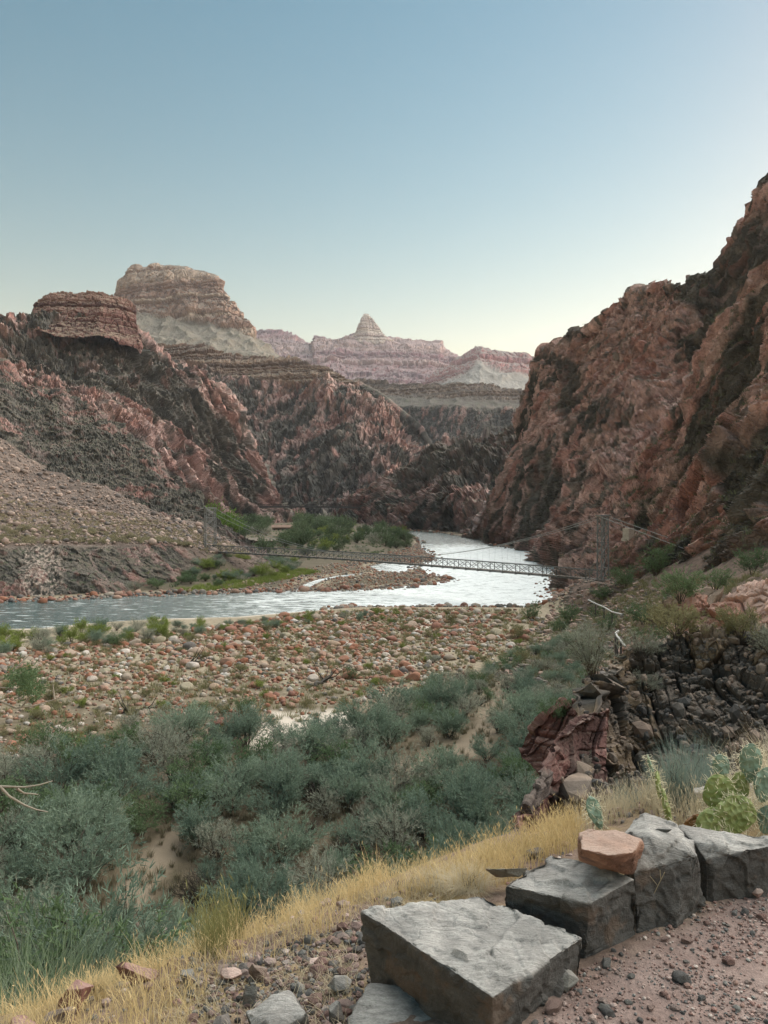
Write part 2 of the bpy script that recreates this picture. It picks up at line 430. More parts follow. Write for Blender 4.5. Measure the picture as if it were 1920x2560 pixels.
# ------------------------------------------------------------------ cliffs, lofted between curves (px, py, depth)
LOFTS = {}
def loft(name, curves, mat, disp, dx=2.2, dy=2.2, thick=0.25, smooth_cols=0, label=None, x0=None, x1=None, drop=None, jag=0.0, cat='cliff', smooth=False):
    a = max(c[0][0] for c in curves) if x0 is None else x0
    b = min(c[-1][0] for c in curves) if x1 is None else x1
    px = np.arange(a, b + dx, dx); nc = len(px)
    cy = np.array([np.interp(px, [p[0] for p in c], [p[1] for p in c]) for c in curves])
    cd = np.array([np.interp(px, [p[0] for p in c], [p[2] for p in c]) for c in curves])
    if jag:
        jp = np.stack([px, 0 * px, 0 * px], 1)
        cy[0] += jag * (fbm(jp / 23.0, 4, 77, 0.6) + 0.6 * np.round(gnoise(jp / 9.0, 78) * 2) / 2)
    for k in range(1, len(cy)): cy[k] = np.maximum(cy[k], cy[k - 1] + 1.5)
    if smooth_cols:
        ker = np.hanning(smooth_cols * 2 + 1); ker /= ker.sum()
        for k in range(len(cd)): cd[k] = np.convolve(np.pad(cd[k], smooth_cols, 'edge'), ker, 'valid')
    ys, ds = [], []
    nb = 7
    H = CAMZ - (cy[0] - 1265) / F * cd[0]
    back = []
    for j in range(nb, 0, -1):
        f = (j / nb)
        D = cd[0] * (1 + thick * f)
        Z = H - (H + 5 if drop is None else drop) * f ** 1.6
        back.append((px, Z, D))
    for k in range(len(curves) - 1):
        m = max(2, int(np.percentile(cy[k + 1] - cy[k], 90) / dy))
        for j in range(m):
            t = j / m
            ys.append(cy[k] * (1 - t) + cy[k + 1] * t); ds.append(cd[k] * (1 - t) + cd[k + 1] * t)
    ys.append(cy[-1]); ds.append(cd[-1])
    ys = np.array(ys); ds = np.array(ds)
    # soften the break in depth at the curves
    kk = 5; ker = np.hanning(2 * kk + 3)[1:-1]; ker /= ker.sum()
    dsm = np.apply_along_axis(lambda c: np.convolve(np.pad(c, kk, 'edge'), ker, 'valid'), 0, ds)
    dsm[0] = ds[0]; ds = dsm
    X = (px[None] - 960) / F * ds; Z = CAMZ - (ys - 1265) / F * ds
    Xb = np.array([(p - 960) / F * D for p, z, D in back]); Yb = np.array([D for p, z, D in back]); Zb = np.array([z for p, z, D in back])
    G = np.stack([np.vstack([Xb, X]), np.vstack([Yb, ds]), np.vstack([Zb, Z])], -1)
    nr = G.shape[0]
    # normals of the coarse form
    Gs = G.copy()
    w = 9
    kr = np.hanning(2 * w + 3)[1:-1]; kr /= kr.sum()
    for ax in (0, 1):
        Gs = np.apply_along_axis(lambda c: np.convolve(np.pad(c, w, 'edge'), kr, 'valid'), ax, Gs)
    du = np.gradient(Gs, axis=1); dvv = np.gradient(Gs, axis=0)
    N = np.cross(dvv, du); N /= np.linalg.norm(N, axis=-1, keepdims=True) + 1e-9
    P = G.reshape(-1, 3)
    view = -np.stack([P[:, 0], P[:, 1], P[:, 2] * 0], 1); view /= np.linalg.norm(view, axis=1, keepdims=True)
    Nf = N.reshape(-1, 3)
    sgn = np.sign((Nf[nb * nc:] * view[nb * nc:]).sum(1).mean()); Nf = Nf * sgn
    Nf = Nf * 0.75 + view * 0.35; Nf /= np.linalg.norm(Nf, axis=1, keepdims=True)
    row = np.repeat(np.arange(nr) - nb, nc) / (nr - nb)
    ppx = np.tile(px, nr); ppy = 1265 - F * (P[:, 2] - CAMZ) / P[:, 1]
    d, col = disp(P.astype(np.float32), Nf, ppx, ppy, row)
    V = P + Nf * d[:, None]
    # geology that depends on how level the finished surface is (debris and scrub settle on ledges)
    g3 = V.reshape(nr, nc, 3); du = np.gradient(g3, axis=1); dvv = np.gradient(g3, axis=0)
    N2 = np.cross(dvv, du) * sgn; N2 /= np.linalg.norm(N2, axis=-1, keepdims=True) + 1e-9
    col = col(V, N2.reshape(-1, 3)[:, 2]) if callable(col) else col
    LOFTS[name] = (g3, N2, nb)
    o = mesh_np(name, V, grid_quads(nr, nc)[:, ::-1] if sgn > 0 else grid_quads(nr, nc), mat=mat, attrs={'rock': col}, smooth=smooth)
    return tag(o, label, cat, kind='structure')

RED = np.array([0.27, 0.150, 0.130]); PINK = np.array([0.42, 0.305, 0.28]); DARK = np.array([0.080, 0.078, 0.070]); GREY = np.array([0.17, 0.155, 0.135])
OCH = np.array([0.26, 0.20, 0.155]); SCREE = np.array([0.17, 0.145, 0.115]); SHRUB = np.array([0.085, 0.10, 0.06])
def lerp(a, b, t): return a + (b - a) * t[:, None]
def gorge_rock(L, seed, dip=55, az=20, amp=1.0, dark=0.5, red=1.0, fine=1.0, ledge=1.0, schist_poly=None, pink=0.5, gain=1.0):
    """foliated granite and dark schist; L is the size in metres of the largest buttresses"""
    ca, sa = math.cos(math.radians(dip)), math.sin(math.radians(dip))
    def f(P, N, px, py, row):
        a = math.radians(az)
        # along = direction of foliation in the wall plane
        hx = P[:, 0] * math.cos(a) + P[:, 1] * math.sin(a)
        hy = -P[:, 0] * math.sin(a) + P[:, 1] * math.cos(a)
        al = hx * ca + P[:, 2] * sa; ac = -hx * sa + P[:, 2] * ca
        Q = np.stack([ac, hy, al / 2.4], 1); Q5 = np.stack([ac, hy * .6, al / 6.0], 1)
        wv = np.stack([gnoise(P / L, seed + 1), gnoise(P / L + 9, seed + 2), gnoise(P / L - 5, seed + 3)], 1) * L * 0.16
        Qw = Q + wv
        big = ridged(Qw / L, 2, seed + 10) - 0.45
        med = ridged(Qw / (L * 0.36), 3, seed + 20, 0.55) - 0.4
        sm = ridged((Q5 + wv * .10) / (L * 0.10), 5, seed + 24, 0.66) - 0.4
        Qf = np.stack([ac, hy, al / 3.0], 1) + wv * .15
        f1, e1, r1 = facet(Qf / (L * 0.095), seed + 30, 1.0)
        f2, e2, r2 = facet(Qf / (L * 0.038) + 3, seed + 31, 1.1)
        f3, e3, r3 = facet(Q * np.array([1, 1, 1.8]) / (L * 0.028) + 7, seed + 32, 1.5)
        sn = fbm(Qw / (L * 0.9), 4, seed + 40, 0.6)
        sn2 = fbm((Q5 + wv * .12) / (L * 0.20), 3, seed + 44, 0.6)
        st3 = fbm((Q5 + wv * .08) / (L * 0.055), 3, seed + 47, 0.65)
        m = sstep(-0.05, 0.05, 0.8 * sn + 0.55 * sn2 + 0.30 * st3 + (dark - 0.5) * 0.9)
        if schist_poly:
            jx = px + 26 * fbm(P / (L * .3), 3, seed + 50); jy = py + 26 * fbm(P / (L * .3) + 30, 3, seed + 51)
            for poly, to in schist_poly:
                dd = np.where(inpoly(jx, jy, poly), -1, 1) * polydist(jx, jy, poly)
                k = sstep(10, -10, dd); m = m * (1 - k) + to * k
        d = amp * L * (0.24 * big + 0.12 * med + 0.095 * sm + 0.036 * f1 + 0.017 * f2 + 0.005 * f3 * fine)
        # cracks between the larger joints
        d -= amp * L * 0.020 * (1 - sstep(0.0, 0.08, e1)) + amp * L * 0.008 * (1 - sstep(0, 0.12, e2))
        flute = ridged(Q * np.array([1, 1, 0.25]) / (L * 0.07), 3, seed + 60)
        d += m * amp * L * (0.02 * flute - 0.035)
        def col(V, nz):
            v1 = fbm(Qw / (L * 0.3), 3, seed + 70); v2 = gnoise(Q / (L * 0.05), seed + 73)
            rc = lerp(RED * red + (1 - red) * GREY, PINK, sstep(-0.3, 0.35, v1 + 0.2 * r2[:, 2] + (pink - 0.5)) * 0.85)
            rc = rc * (1 + 0.20 * r2[:, :1] + 0.22 * r3[:, 1:2])
            rc = lerp(rc, DARK * 1.6, sstep(0.10, 0.26, st3 + 0.15 * v1) * 0.85)
            rc = lerp(rc, rc * 0.55 + GREY * 0.6, sstep(0.1, 0.5, gnoise(Qw / (L * 0.16), seed + 76)) * 0.6)
            rc = lerp(rc, OCH, sstep(0.25, 0.6, gnoise(P / (L * 0.4), seed + 75)) * 0.25)
            dc = lerp(DARK, GREY, sstep(-0.1, 0.5, v2 + v1 * 0.5) * 0.6) * (1 + 0.25 * r2[:, 1:2])
            vein = sstep(0.075, 0.02, np.abs(gnoise(Qw / (L * 0.35) * np.array([1, 1, .6]), seed + 78))) * sstep(0.0, 0.3, gnoise(P / (L * .5), seed + 79))
            dc = lerp(dc, PINK * 0.8, vein * 0.7)
            dc = lerp(dc, RED, sstep(0.15, 0.4, -st3) * 0.5)
            c = lerp(rc * gain, dc * (gain * .5 + .5), m)
            k = sstep(0.50, 0.80, nz + 0.12 * gnoise(P / (L * 0.05), seed + 81)) * ledge
            dust = lerp(c * 0.6 + SCREE * 0.4, SCREE, sstep(-.2, .4, v1))
            sp = sstep(0.18, 0.34, gnoise(V / max(1.2, L * 0.022), seed + 83))
            dust = lerp(dust, SHRUB, sp * 0.75)
            return np.clip(lerp(c, dust, k), 0.01, 1)
        return d, col
    return f

# ---- right wall of the gorge
m_near = rock_mat('gorge_rock', 0.38, 0.7, var=0.5)
crestG = [(1150, 1352, 560), (1189, 1335, 520), (1195, 1310, 500), (1215, 1253, 500), (1238, 1190, 500), (1272, 1165, 510), (1284, 1114, 515), (1305, 1040, 520), (1319, 995, 520), (1337, 955, 515), (1348, 914, 510), (1358, 880, 500), (1406, 866, 480),
          (1425, 845, 470), (1447, 827, 460), (1493, 798, 440), (1515, 780, 430), (1539, 758, 420), (1597, 727, 400), (1632, 706, 390), (1666, 698, 380), (1700, 690, 372), (1724, 694, 366), (1742, 672, 362), (1762, 668, 358), (1790, 668, 352), (1806, 640, 348), (1829, 590, 340), (1863, 544, 330),
          (1885, 505, 322), (1898, 486, 318), (1912, 445, 312), (1930, 425, 308), (1990, 330, 300), (2080, 280, 290)]
midG = [(1150, 1353, 555), (1189, 1340, 515), (1240, 1260, 470), (1300, 1150, 440), (1360, 1060, 415), (1450, 1000, 380), (1550, 940, 345), (1650, 900, 315), (1750, 860, 290), (1850, 800, 270), (1930, 760, 255), (2080, 700, 240)]
lowG = [(1150, 1354, 550), (1189, 1347, 510), (1240, 1330, 440), (1307, 1330, 385), (1360, 1280, 330), (1420, 1230, 280), (1500, 1200, 250), (1600, 1180, 225), (1700, 1150, 205), (1800, 1120, 190), (1930, 1080, 175), (2080, 1040, 165)]
baseG = [(1150, 1356, 545), (1189, 1349, 505), (1240, 1367, 425), (1307, 1378, 380), (1350, 1396, 328), (1380, 1420, 270), (1400, 1455, 226), (1440, 1475, 195), (1500, 1480, 175), (1600, 1475, 160), (1700, 1470, 148), (1800, 1480, 135), (1930, 1500, 122), (2080, 1520, 110)]
subG = [(x, y + 60, d * 0.985) for x, y, d in baseG]
SG = [([(1690, 700), (1806, 640), (1920, 500), (1990, 420), (1990, 700), (1880, 700), (1830, 800), (1793, 830), (1770, 800), (1700, 740)], 1.0),
      ([(1400, 880), (1470, 860), (1440, 960), (1430, 1080), (1400, 1100), (1395, 980)], 0.95),
      ([(1525, 960), (1580, 980), (1585, 1120), (1560, 1100), (1530, 1040)], 0.95),
      ([(1348, 1160), (1385, 1110), (1380, 1250), (1330, 1345), (1290, 1350), (1310, 1250)], 0.95),
      ([(1440, 1160), (1490, 1160), (1500, 1240), (1450, 1330), (1420, 1340)], 0.9),
      ([(1360, 880), (1480, 830), (1620, 720), (1700, 900), (1740, 1000), (1600, 1080), (1500, 980), (1440, 900)], 0.04),
      ([(1400, 1300), (1560, 1080), (1700, 1100), (1780, 1300), (1600, 1450), (1420, 1470), (1370, 1450)], 0.06)]
loft('gorge_cliff', [crestG, midG, lowG, baseG, subG], m_near, gorge_rock(50, 100, dip=58, az=-62, dark=0.43, schist_poly=SG, pink=0.6, gain=1.38), jag=9, dx=1.1, dy=1.6,
     label='towering red and dark rock wall on the right bank', thick=0.18)
# nearer rib that comes down at the right edge
crestR = [(1560, 1230, 205), (1600, 1175, 204), (1640, 1100, 203), (1672, 1050, 202), (1706, 1010, 200), (1735, 958, 198), (1759, 912, 196), (1775, 870, 193), (1793, 833, 190), (1816, 790, 186), (1863, 744, 180), (1880, 698, 176), (1920, 660, 170), (2000, 600, 160), (2080, 560, 155)]
midR = [(1560, 1260, 195), (1640, 1250, 185), (1706, 1200, 175), (1800, 1120, 160), (1880, 1050, 148), (1930, 1010, 140), (2080, 950, 130)]
lowR = [(1560, 1400, 172), (1640, 1380, 158), (1706, 1340, 148), (1800, 1280, 135), (1880, 1230, 122), (1930, 1200, 115), (2080, 1150, 105)]
baseR = [(1560, 1490, 160), (1640, 1490, 145), (1706, 1490, 134), (1800, 1500, 120), (1880, 1500, 105), (1930, 1500, 98), (2080, 1510, 88)]
subR = [(x, y + 90, d * 0.97) for x, y, d in baseR]
SR = [([(1816, 1138), (1920, 1045), (2000, 1020), (2000, 1300), (1900, 1260), (1830, 1300), (1800, 1220)], 1.0),
      ([(1660, 1400), (1740, 1340), (1790, 1500), (1660, 1500)], 1.0), ([(1800, 1380), (1860, 1300), (1960, 1350), (1960, 1500), (1790, 1500)], 0.9)]
loft('cliff_rib', [crestR, midR, lowR, baseR, subR], m_near, gorge_rock(40, 140, dip=52, az=-55, dark=0.36, schist_poly=SR, pink=0.5, gain=1.35), jag=8,
     label='nearer red rock rib coming down at the right edge', thick=0.15)
# farther dark and red buttresses on the right bank, upstream
crestH = [(800, 1302, 1000), (880, 1262, 960), (930, 1205, 930), (960, 1180, 900), (1018, 1150, 880), (1060, 1135, 860), (1087, 1128, 850), (1116, 1108, 840), (1150, 1098, 835), (1191, 1088, 825), (1250, 1060, 800), (1301, 1036, 780), (1350, 1000, 760)]
midH = [(800, 1306, 990), (880, 1290, 900), (960, 1260, 820), (1040, 1230, 760), (1120, 1210, 710), (1200, 1200, 680), (1350, 1190, 640)]
baseH = [(800, 1312, 960), (880, 1318, 800), (960, 1324, 735), (1040, 1328, 690), (1105, 1335, 625), (1200, 1350, 540), (1350, 1370, 500)]
subH = [(x, y + 30, d * 0.99) for x, y, d in baseH]
SH = [([(960, 1180), (1116, 1112), (1300, 1040), (1300, 1150), (1180, 1200), (1100, 1180), (1000, 1230)], 0.9), ([(1100, 1230), (1130, 1200), (1130, 1330), (1090, 1330)], .9)]
loft('gorge_buttress', [crestH, midH, baseH, subH], rock_mat('gorge_rock_far', 0.16, 1.4, var=0.45), gorge_rock(105, 160, dip=62, az=-65, dark=0.5, schist_poly=SH), jag=6,
     label='dark and red buttresses where the river bends out of sight')

# ---- left side
m_mid = rock_mat('gorge_rock_mid', 0.17, 1.4, var=0.5)
def with_band(base, band, strength=1.0):
    """adds flat-lying red-brown layers above the band curve"""
    return base
def layered(seed, tops, cols, hs, amp, cliffiness=1.0, vjoint=18.0, talus=None, tal_col=None, talus_shrub=0.0):
    """flat-lying strata: ledges and cliffs that repeat with height, vertical joints"""
    zs = np.cumsum([0] + hs)
    def f(P, N, px, py, row):
        P = P.astype(np.float32)
        z = P[:, 2] + 0.9 * hs[0] * 0.2 * gnoise(P / (vjoint * 12), seed)
        per = sum(hs); zz = np.mod(z - tops, per)
        idx = np.searchsorted(zs, zz, side='right') - 1; idx = np.clip(idx, 0, len(hs) - 1)
        t = (zz - zs[idx]) / np.array(hs)[idx]
        rn = _hash(idx, np.floor((z - tops) / per).astype(np.int64), idx * 0, seed)
        r = (rn & U32(1023)).astype(np.float32) / 1023
        prof = (r - 0.5) + 0.35 * sstep(0.0, 0.15, t) - 0.35 * sstep(0.75, 1.0, t)
        C = np.stack([P[:, 0], P[:, 1], P[:, 2] * 0.12], 1)
        but = ridged(C / (vjoint * 9), 3, seed + 3) - 0.45
        f1, e1, r1 = facet(C / vjoint, seed + 4); f2, e2, r2 = facet(P / (vjoint * 0.45), seed + 5)
        k = np.ones(len(P)) if talus is None else talus(px, py, P)
        gul = ridged(np.stack([P[:, 0], P[:, 1] * 0.5, P[:, 2] * 0.25], 1) / (vjoint * 4), 4, seed + 7) - 0.4
        d = k * amp * (1.5 * prof + 1.7 * but + 0.5 * f1 + 0.25 * f2 - 0.35 * (1 - sstep(0, 0.1, e1))) + (1 - k) * amp * 1.8 * gul
        def col(V, nz):
            base = np.array(cols)[((r * 997).astype(int)) % len(cols)]
            fine = gnoise(np.stack([P[:, 0] * 0.08, P[:, 1] * 0.08, P[:, 2]], 1) / (per * 0.035), seed + 8)
            c = base * (1 + 0.38 * fine[:, None] + 0.10 * r1[:, :1])
            led = sstep(0.5, 0.8, nz) * 0.8
            c = lerp(c, np.array(tal_col if tal_col is not None else SCREE), np.maximum(led, 0))
            tc = np.array(tal_col if tal_col is not None else SCREE) * (1 + 0.35 * fbm(P / (vjoint * 1.6), 4, seed + 9)[:, None])
            sh = sstep(0.1, 0.35, gnoise(P / (vjoint * 0.35), seed + 11)) * talus_shrub
            tc = lerp(tc, SHRUB, sh)
            return np.clip(lerp(tc, c, k), 0.01, 1)
        return d, col
    return f
def kcurve(pts, soft):
    xs = [p[0] for p in pts]; ys = [p[1] for p in pts]
    return lambda px, py, P: sstep(soft, -soft, py - np.interp(px, xs, ys))
# far purple temple ridge
PUR = [[0.18, 0.085, 0.095], [0.24, 0.14, 0.14], [0.13, 0.065, 0.078], [0.32, 0.23, 0.215], [0.20, 0.098, 0.10]]
crestZ = [(560, 845, 7000), (600, 838, 7000), (631, 826, 6900), (671, 824, 6900), (729, 838, 6900), (758, 848, 6900), (781, 858, 6800), (787, 838, 6500), (810, 838, 6500), (827, 847, 6500), (862, 846, 6500), (885, 836, 6500), (930, 840, 6500), (970, 842, 6500), (995, 855, 6500), (1064, 858, 6500), (1099, 856, 6500), (1106, 876, 6500), (1151, 898, 6500), (1200, 925, 6500), (1290, 970, 6500)]
midZ = [(560, 900, 6300), (800, 905, 5900), (1000, 915, 5900), (1100, 930, 5900), (1290, 990, 6000)]
baseZ = [(560, 985, 5000), (800, 990, 4800), (1290, 1010, 4900)]
loft('far_mesa', [crestZ, midZ, baseZ], rock_mat('far_strata', 0.02, 6), layered(200, 0, PUR, [26, 60, 18, 45, 30, 80, 22], 26, vjoint=60, tal_col=[0.23, 0.17, 0.165]), label='distant purple layered mesa ridge', cat='mesa', dx=1.6, dy=1.6, thick=.15)
# the pale temple standing on it
crestT = [(858, 850, 6450), (884, 838, 6430), (889, 830, 6420), (894, 817, 6410), (899, 806, 6410), (903, 793, 6400), (911, 785, 6400), (920, 785, 6400), (930, 792, 6400), (938, 804, 6400), (948, 818, 6410), (955, 829, 6420), (960, 838, 6430), (985, 850, 6450)]
midT = [(858, 852, 6420), (885, 842, 6380), (920, 826, 6330), (958, 842, 6380), (985, 852, 6420)]
baseT = [(858, 856, 6400), (900, 860, 6300), (950, 860, 6300), (985, 857, 6400)]
loft('temple_butte', [crestT, midT, baseT], rock_mat('pale_strata', 0.03, 5), layered(210, 0, [[0.42, 0.36, 0.32], [0.50, 0.45, 0.40], [0.36, 0.29, 0.26]], [22, 14, 30], 12, vjoint=22, tal_col=[0.40, 0.36, 0.32]), label='pale pointed butte on top of the distant purple mesa', cat='butte', dx=1.0, dy=1.0, thick=.05)
crestM = [(1040, 985, 5200), (1070, 950, 5200), (1134, 912, 5150), (1163, 894, 5100), (1189, 873, 5050), (1203, 870, 5050), (1220, 879, 5050), (1261, 886, 5100), (1319, 888, 5100), (1333, 898, 5100), (1347, 918, 5100), (1380, 950, 5100), (1450, 980, 5100)]
midM = [(1040, 988, 5000), (1120, 958, 4700), (1200, 945, 4500), (1290, 945, 4700), (1345, 950, 4900), (1450, 985, 4900)]
baseM = [(1040, 1000, 4500), (1200, 1000, 4000), (1450, 1000, 4300)]
loft('red_mesa', [crestM, midM, baseM], rock_mat('red_strata', 0.03, 5), layered(220, 0, [[0.31, 0.14, 0.135], [0.26, 0.115, 0.115], [0.36, 0.21, 0.19]], [70, 30, 90, 24], 22, vjoint=45, talus=kcurve([(1040, 985), (1150, 945), (1203, 905), (1250, 925), (1350, 945)], 8), tal_col=[0.22, 0.21, 0.185]), label='distant red walled mesa with grey talus', cat='mesa', dx=1.4, dy=1.4, thick=.12)
# flat rimmed wall closing the gorge
crestD = [(820, 962, 2500), (900, 955, 2450), (960, 957, 2400), (1018, 954, 2350), (1100, 957, 2300), (1191, 960, 2250), (1284, 972, 2200), (1340, 976, 2150), (1450, 985, 2150)]
bandD = [(820, 985, 2440), (960, 990, 2340), (1191, 995, 2200), (1450, 1010, 2100)]
sillD = [(820, 1010, 2250), (960, 1012, 2150), (1191, 1015, 2000), (1450, 1035, 1950)]
baseD = [(820, 1150, 2150), (960, 1150, 2050), (1191, 1150, 1900), (1450, 1180, 1800)]
subD = [(x, 1285, d * .9) for x, y, d in baseD]
def dispD(P, N, px, py, row):
    a = layered(230, 0, [[0.20, 0.155, 0.125], [0.26, 0.20, 0.165], [0.15, 0.12, 0.10]], [9, 5, 12, 7], 7, vjoint=20, talus=kcurve([(820, 988), (960, 992), (1191, 998), (1450, 1012)], 5), tal_col=[0.095, 0.083, 0.068], talus_shrub=0.5)(P, N, px, py, row)
    b = gorge_rock(150, 235, dip=85, az=-10, dark=0.75, red=0.8, ledge=.7)(P, N, px, py, row)
    k = sstep(1010, 1026, py)
    return a[0] * (1 - k) + b[0] * 0.6 * k, lambda V, nz: lerp(a[1](V, nz), b[1](V, nz), k)
loft('rim_wall', [crestD, bandD, sillD, baseD, subD], rock_mat('rim_rock', 0.07, 3, var=0.5), dispD, label='dark flat rimmed wall closing the gorge behind', dx=1.8, dy=1.8, thick=.3, drop=60)
# big pale mesa
crestB = [(240, 800, 3100), (290, 780, 3100), (297, 736, 3100), (307, 695, 3080), (327, 663, 3060), (341, 659, 3050), (362, 667, 3050), (428, 663, 3000), (492, 675, 2950), (532, 689, 2900), (550, 707, 2880), (561, 733, 2860), (579, 759, 2840), (596, 782, 2820), (613, 799, 2800), (628, 822, 2790), (640, 842, 2780), (665, 862, 2770), (700, 890, 2760), (740, 908, 2750), (780, 930, 2750)]
m1B = [(240, 810, 2950), (297, 760, 2950), (341, 765, 2900), (463, 780, 2800), (560, 795, 2720), (613, 815, 2700), (640, 850, 2700), (700, 893, 2690), (780, 935, 2680)]
m2B = [(240, 820, 2850), (341, 790, 2820), (463, 806, 2720), (560, 825, 2650), (632, 842, 2640), (700, 896, 2620), (780, 940, 2600)]
baseB = [(240, 880, 2350), (341, 850, 2350), (480, 875, 2250), (600, 905, 2200), (700, 925, 2150), (780, 950, 2150)]
subB = [(x, y + 60, d * .95) for x, y, d in baseB]
PALE = [[0.29, 0.20, 0.155], [0.35, 0.265, 0.21], [0.23, 0.145, 0.115], [0.38, 0.30, 0.24], [0.27, 0.18, 0.14]]
loft('pale_mesa', [crestB, m1B, m2B, baseB, subB], rock_mat('mesa_strata', 0.06, 3), layered(240, 0, PALE, [14, 40, 9, 22, 60, 12], 16, vjoint=26,
     talus=kcurve([(240, 800), (297, 772), (341, 780), (463, 798), (579, 822), (632, 840), (700, 860), (780, 900)], 6), tal_col=[0.17, 0.152, 0.122], talus_shrub=0.4),
     label='big pale flat topped mesa above green grey talus', cat='mesa', dx=1.4, dy=1.4, thick=.1)
# brown layered rim below it, with the gorge wall underneath
crestC = [(250, 850, 1800), (347, 838, 1760), (405, 855, 1730), (480, 858, 1700), (579, 893, 1670), (650, 898, 1650), (718, 899, 1630), (770, 907, 1600), (822, 914, 1580), (851, 933, 1560), (880, 945, 1550), (903, 955, 1540), (960, 985, 1500), (1018, 1033, 1450), (1058, 1066, 1420), (1076, 1100, 1400), (1090, 1140, 1380)]
bandC = [(250, 870, 1760), (347, 865, 1730), (405, 895, 1700), (480, 905, 1660), (579, 945, 1630), (718, 950, 1590), (822, 955, 1540), (903, 965, 1510), (960, 990, 1480), (1018, 1038, 1430), (1090, 1150, 1370)]
midC = [(250, 1050, 1500), (480, 1080, 1400), (600, 1100, 1380), (700, 1110, 1350), (800, 1100, 1330), (880, 1100, 1300), (960, 1110, 1280), (1018, 1130, 1270), (1090, 1200, 1250)]
baseC = [(250, 1300, 1150), (700, 1300, 1130), (800, 1300, 1120), (960, 1300, 1080), (1090, 1300, 1050)]
subC = [(x, y + 25, d) for x, y, d in baseC]
kC = kcurve([(250, 880), (347, 868), (405, 898), (480, 908), (579, 948), (718, 953), (822, 958), (890, 962), (903, 950), (920, 900), (1100, 900)], 4)
TAP = [[0.17, 0.115, 0.09], [0.23, 0.155, 0.12], [0.13, 0.09, 0.075], [0.27, 0.20, 0.155]]
def dispC(P, N, px, py, row):
    a = layered(250, 0, TAP, [5, 8, 4, 11, 6], 7, vjoint=16, tal_col=[0.22, 0.19, 0.15])(P, N, px, py, row)
    b = gorge_rock(175, 255, dip=58, az=25, dark=0.56, red=0.9, pink=0.5, ledge=.8)(P, N, px, py, row)
    k = 1 - kC(px, py, P)
    return a[0] * (1 - k) + b[0] * k * sstep(0, 12, py - np.interp(px, [c[0] for c in crestC], [c[1] for c in crestC])), lambda V, nz: lerp(a[1](V, nz), b[1](V, nz), k)
loft('gorge_wall', [crestC, bandC, midC, baseC, subC], m_mid, dispC, label='brown layered rim over the dark and red inner gorge wall', dx=1.8, dy=1.8, thick=.12, drop=80)
# left spur with the dark red butte on top
crestS = [(-160, 830, 820), (-60, 802, 830), (0, 798, 840), (23, 793, 850), (60, 792, 860), (84, 790, 870), (120, 770, 890), (250, 770, 910), (335, 790, 930), (345, 834, 940), (380, 860, 945), (417, 890, 950), (486, 921, 960), (550, 965, 980), (579, 1010, 990), (602, 1080, 1000), (625, 1127, 1010), (665, 1170, 1020), (706, 1248, 1030), (735, 1290, 1035), (760, 1310, 1035)]
midS = [(-160, 1000, 700), (100, 980, 720), (250, 1000, 760), (350, 1040, 800), (450, 1100, 850), (550, 1150, 900), (625, 1200, 940), (706, 1275, 990), (760, 1315, 1010)]
baseS = [(-160, 1290, 520), (200, 1290, 560), (400, 1295, 620), (500, 1300, 720), (600, 1308, 830), (700, 1312, 900), (760, 1325, 950)]
subS = [(x, y + 40, d) for x, y, d in baseS]
loft('gorge_spur', [crestS, midS, baseS, subS], m_mid, gorge_rock(120, 270, dip=125, az=20, dark=0.5, pink=0.6, ledge=.8), label='red and dark spur under the butte on the left', thick=.15, jag=3)
crestU = [(70, 800, 880), (82, 790, 880), (86, 766, 880), (98, 752, 882), (110, 740, 885), (126, 732, 886), (145, 725, 888), (168, 724, 890), (191, 728, 890), (200, 725, 892), (226, 723, 893), (255, 725, 895), (289, 735, 900), (305, 742, 902), (324, 750, 905), (336, 766, 907), (342, 798, 908), (345, 836, 908), (350, 850, 910)]
baseU = [(70, 805, 860), (84, 800, 858), (150, 815, 850), (250, 815, 855), (300, 830, 870), (345, 842, 890), (350, 855, 895)]
subU = [(x, y + 30, d * .96) for x, y, d in baseU]
loft('red_butte', [crestU, baseU, subU], rock_mat('butte_strata', 0.2, 1.2), layered(280, 0, [[0.13, 0.068, 0.06], [0.155, 0.083, 0.072], [0.105, 0.058, 0.052], [0.19, 0.115, 0.095]], [8, 13, 6, 11], 3.2, vjoint=7, tal_col=[0.24, 0.19, 0.14]), label='dark red layered butte on the left skyline', cat='butte', dx=1.2, dy=1.2, thick=.08, drop=40)
# front left dark crag and its scree slope
crestF = [(-200, 800, 470), (-60, 860, 440), (0, 886, 425), (17, 901, 420), (52, 944, 415), (87, 956, 412), (122, 972, 408), (150, 967, 402), (191, 990, 396), (243, 1013, 388), (289, 1054, 378), (324, 1077, 370), (370, 1118, 358), (405, 1158, 348), (440, 1199, 338), (492, 1233, 325), (520, 1268, 312), (550, 1310, 300), (600, 1345, 292), (640, 1375, 280), (720, 1408, 262), (800, 1450, 250)]
cragF = [(-200, 1030, 345), (0, 1089, 322), (46, 1123, 318), (116, 1170, 312), (190, 1195, 306), (260, 1212, 300), (347, 1255, 285), (428, 1293, 272), (503, 1308, 268), (550, 1335, 268), (600, 1360, 268), (640, 1385, 265), (720, 1412, 258), (800, 1455, 248)]
scrF = [(-200, 1370, 195), (0, 1370, 197), (200, 1365, 205), (400, 1362, 218), (480, 1372, 225), (520, 1385, 232), (600, 1395, 236), (640, 1404, 240), (720, 1425, 245), (800, 1460, 245)]
bluF = [(-200, 1475, 181), (0, 1480, 184), (100, 1485, 184), (200, 1478, 188), (300, 1462, 195), (400, 1448, 205), (480, 1432, 215), (560, 1428, 224), (640, 1440, 228), (720, 1455, 235), (800, 1475, 240)]
subF = [(x, y + 40, d * .985) for x, y, d in bluF]
kx = lambda c: ([p[0] for p in c], [p[1] for p in c])
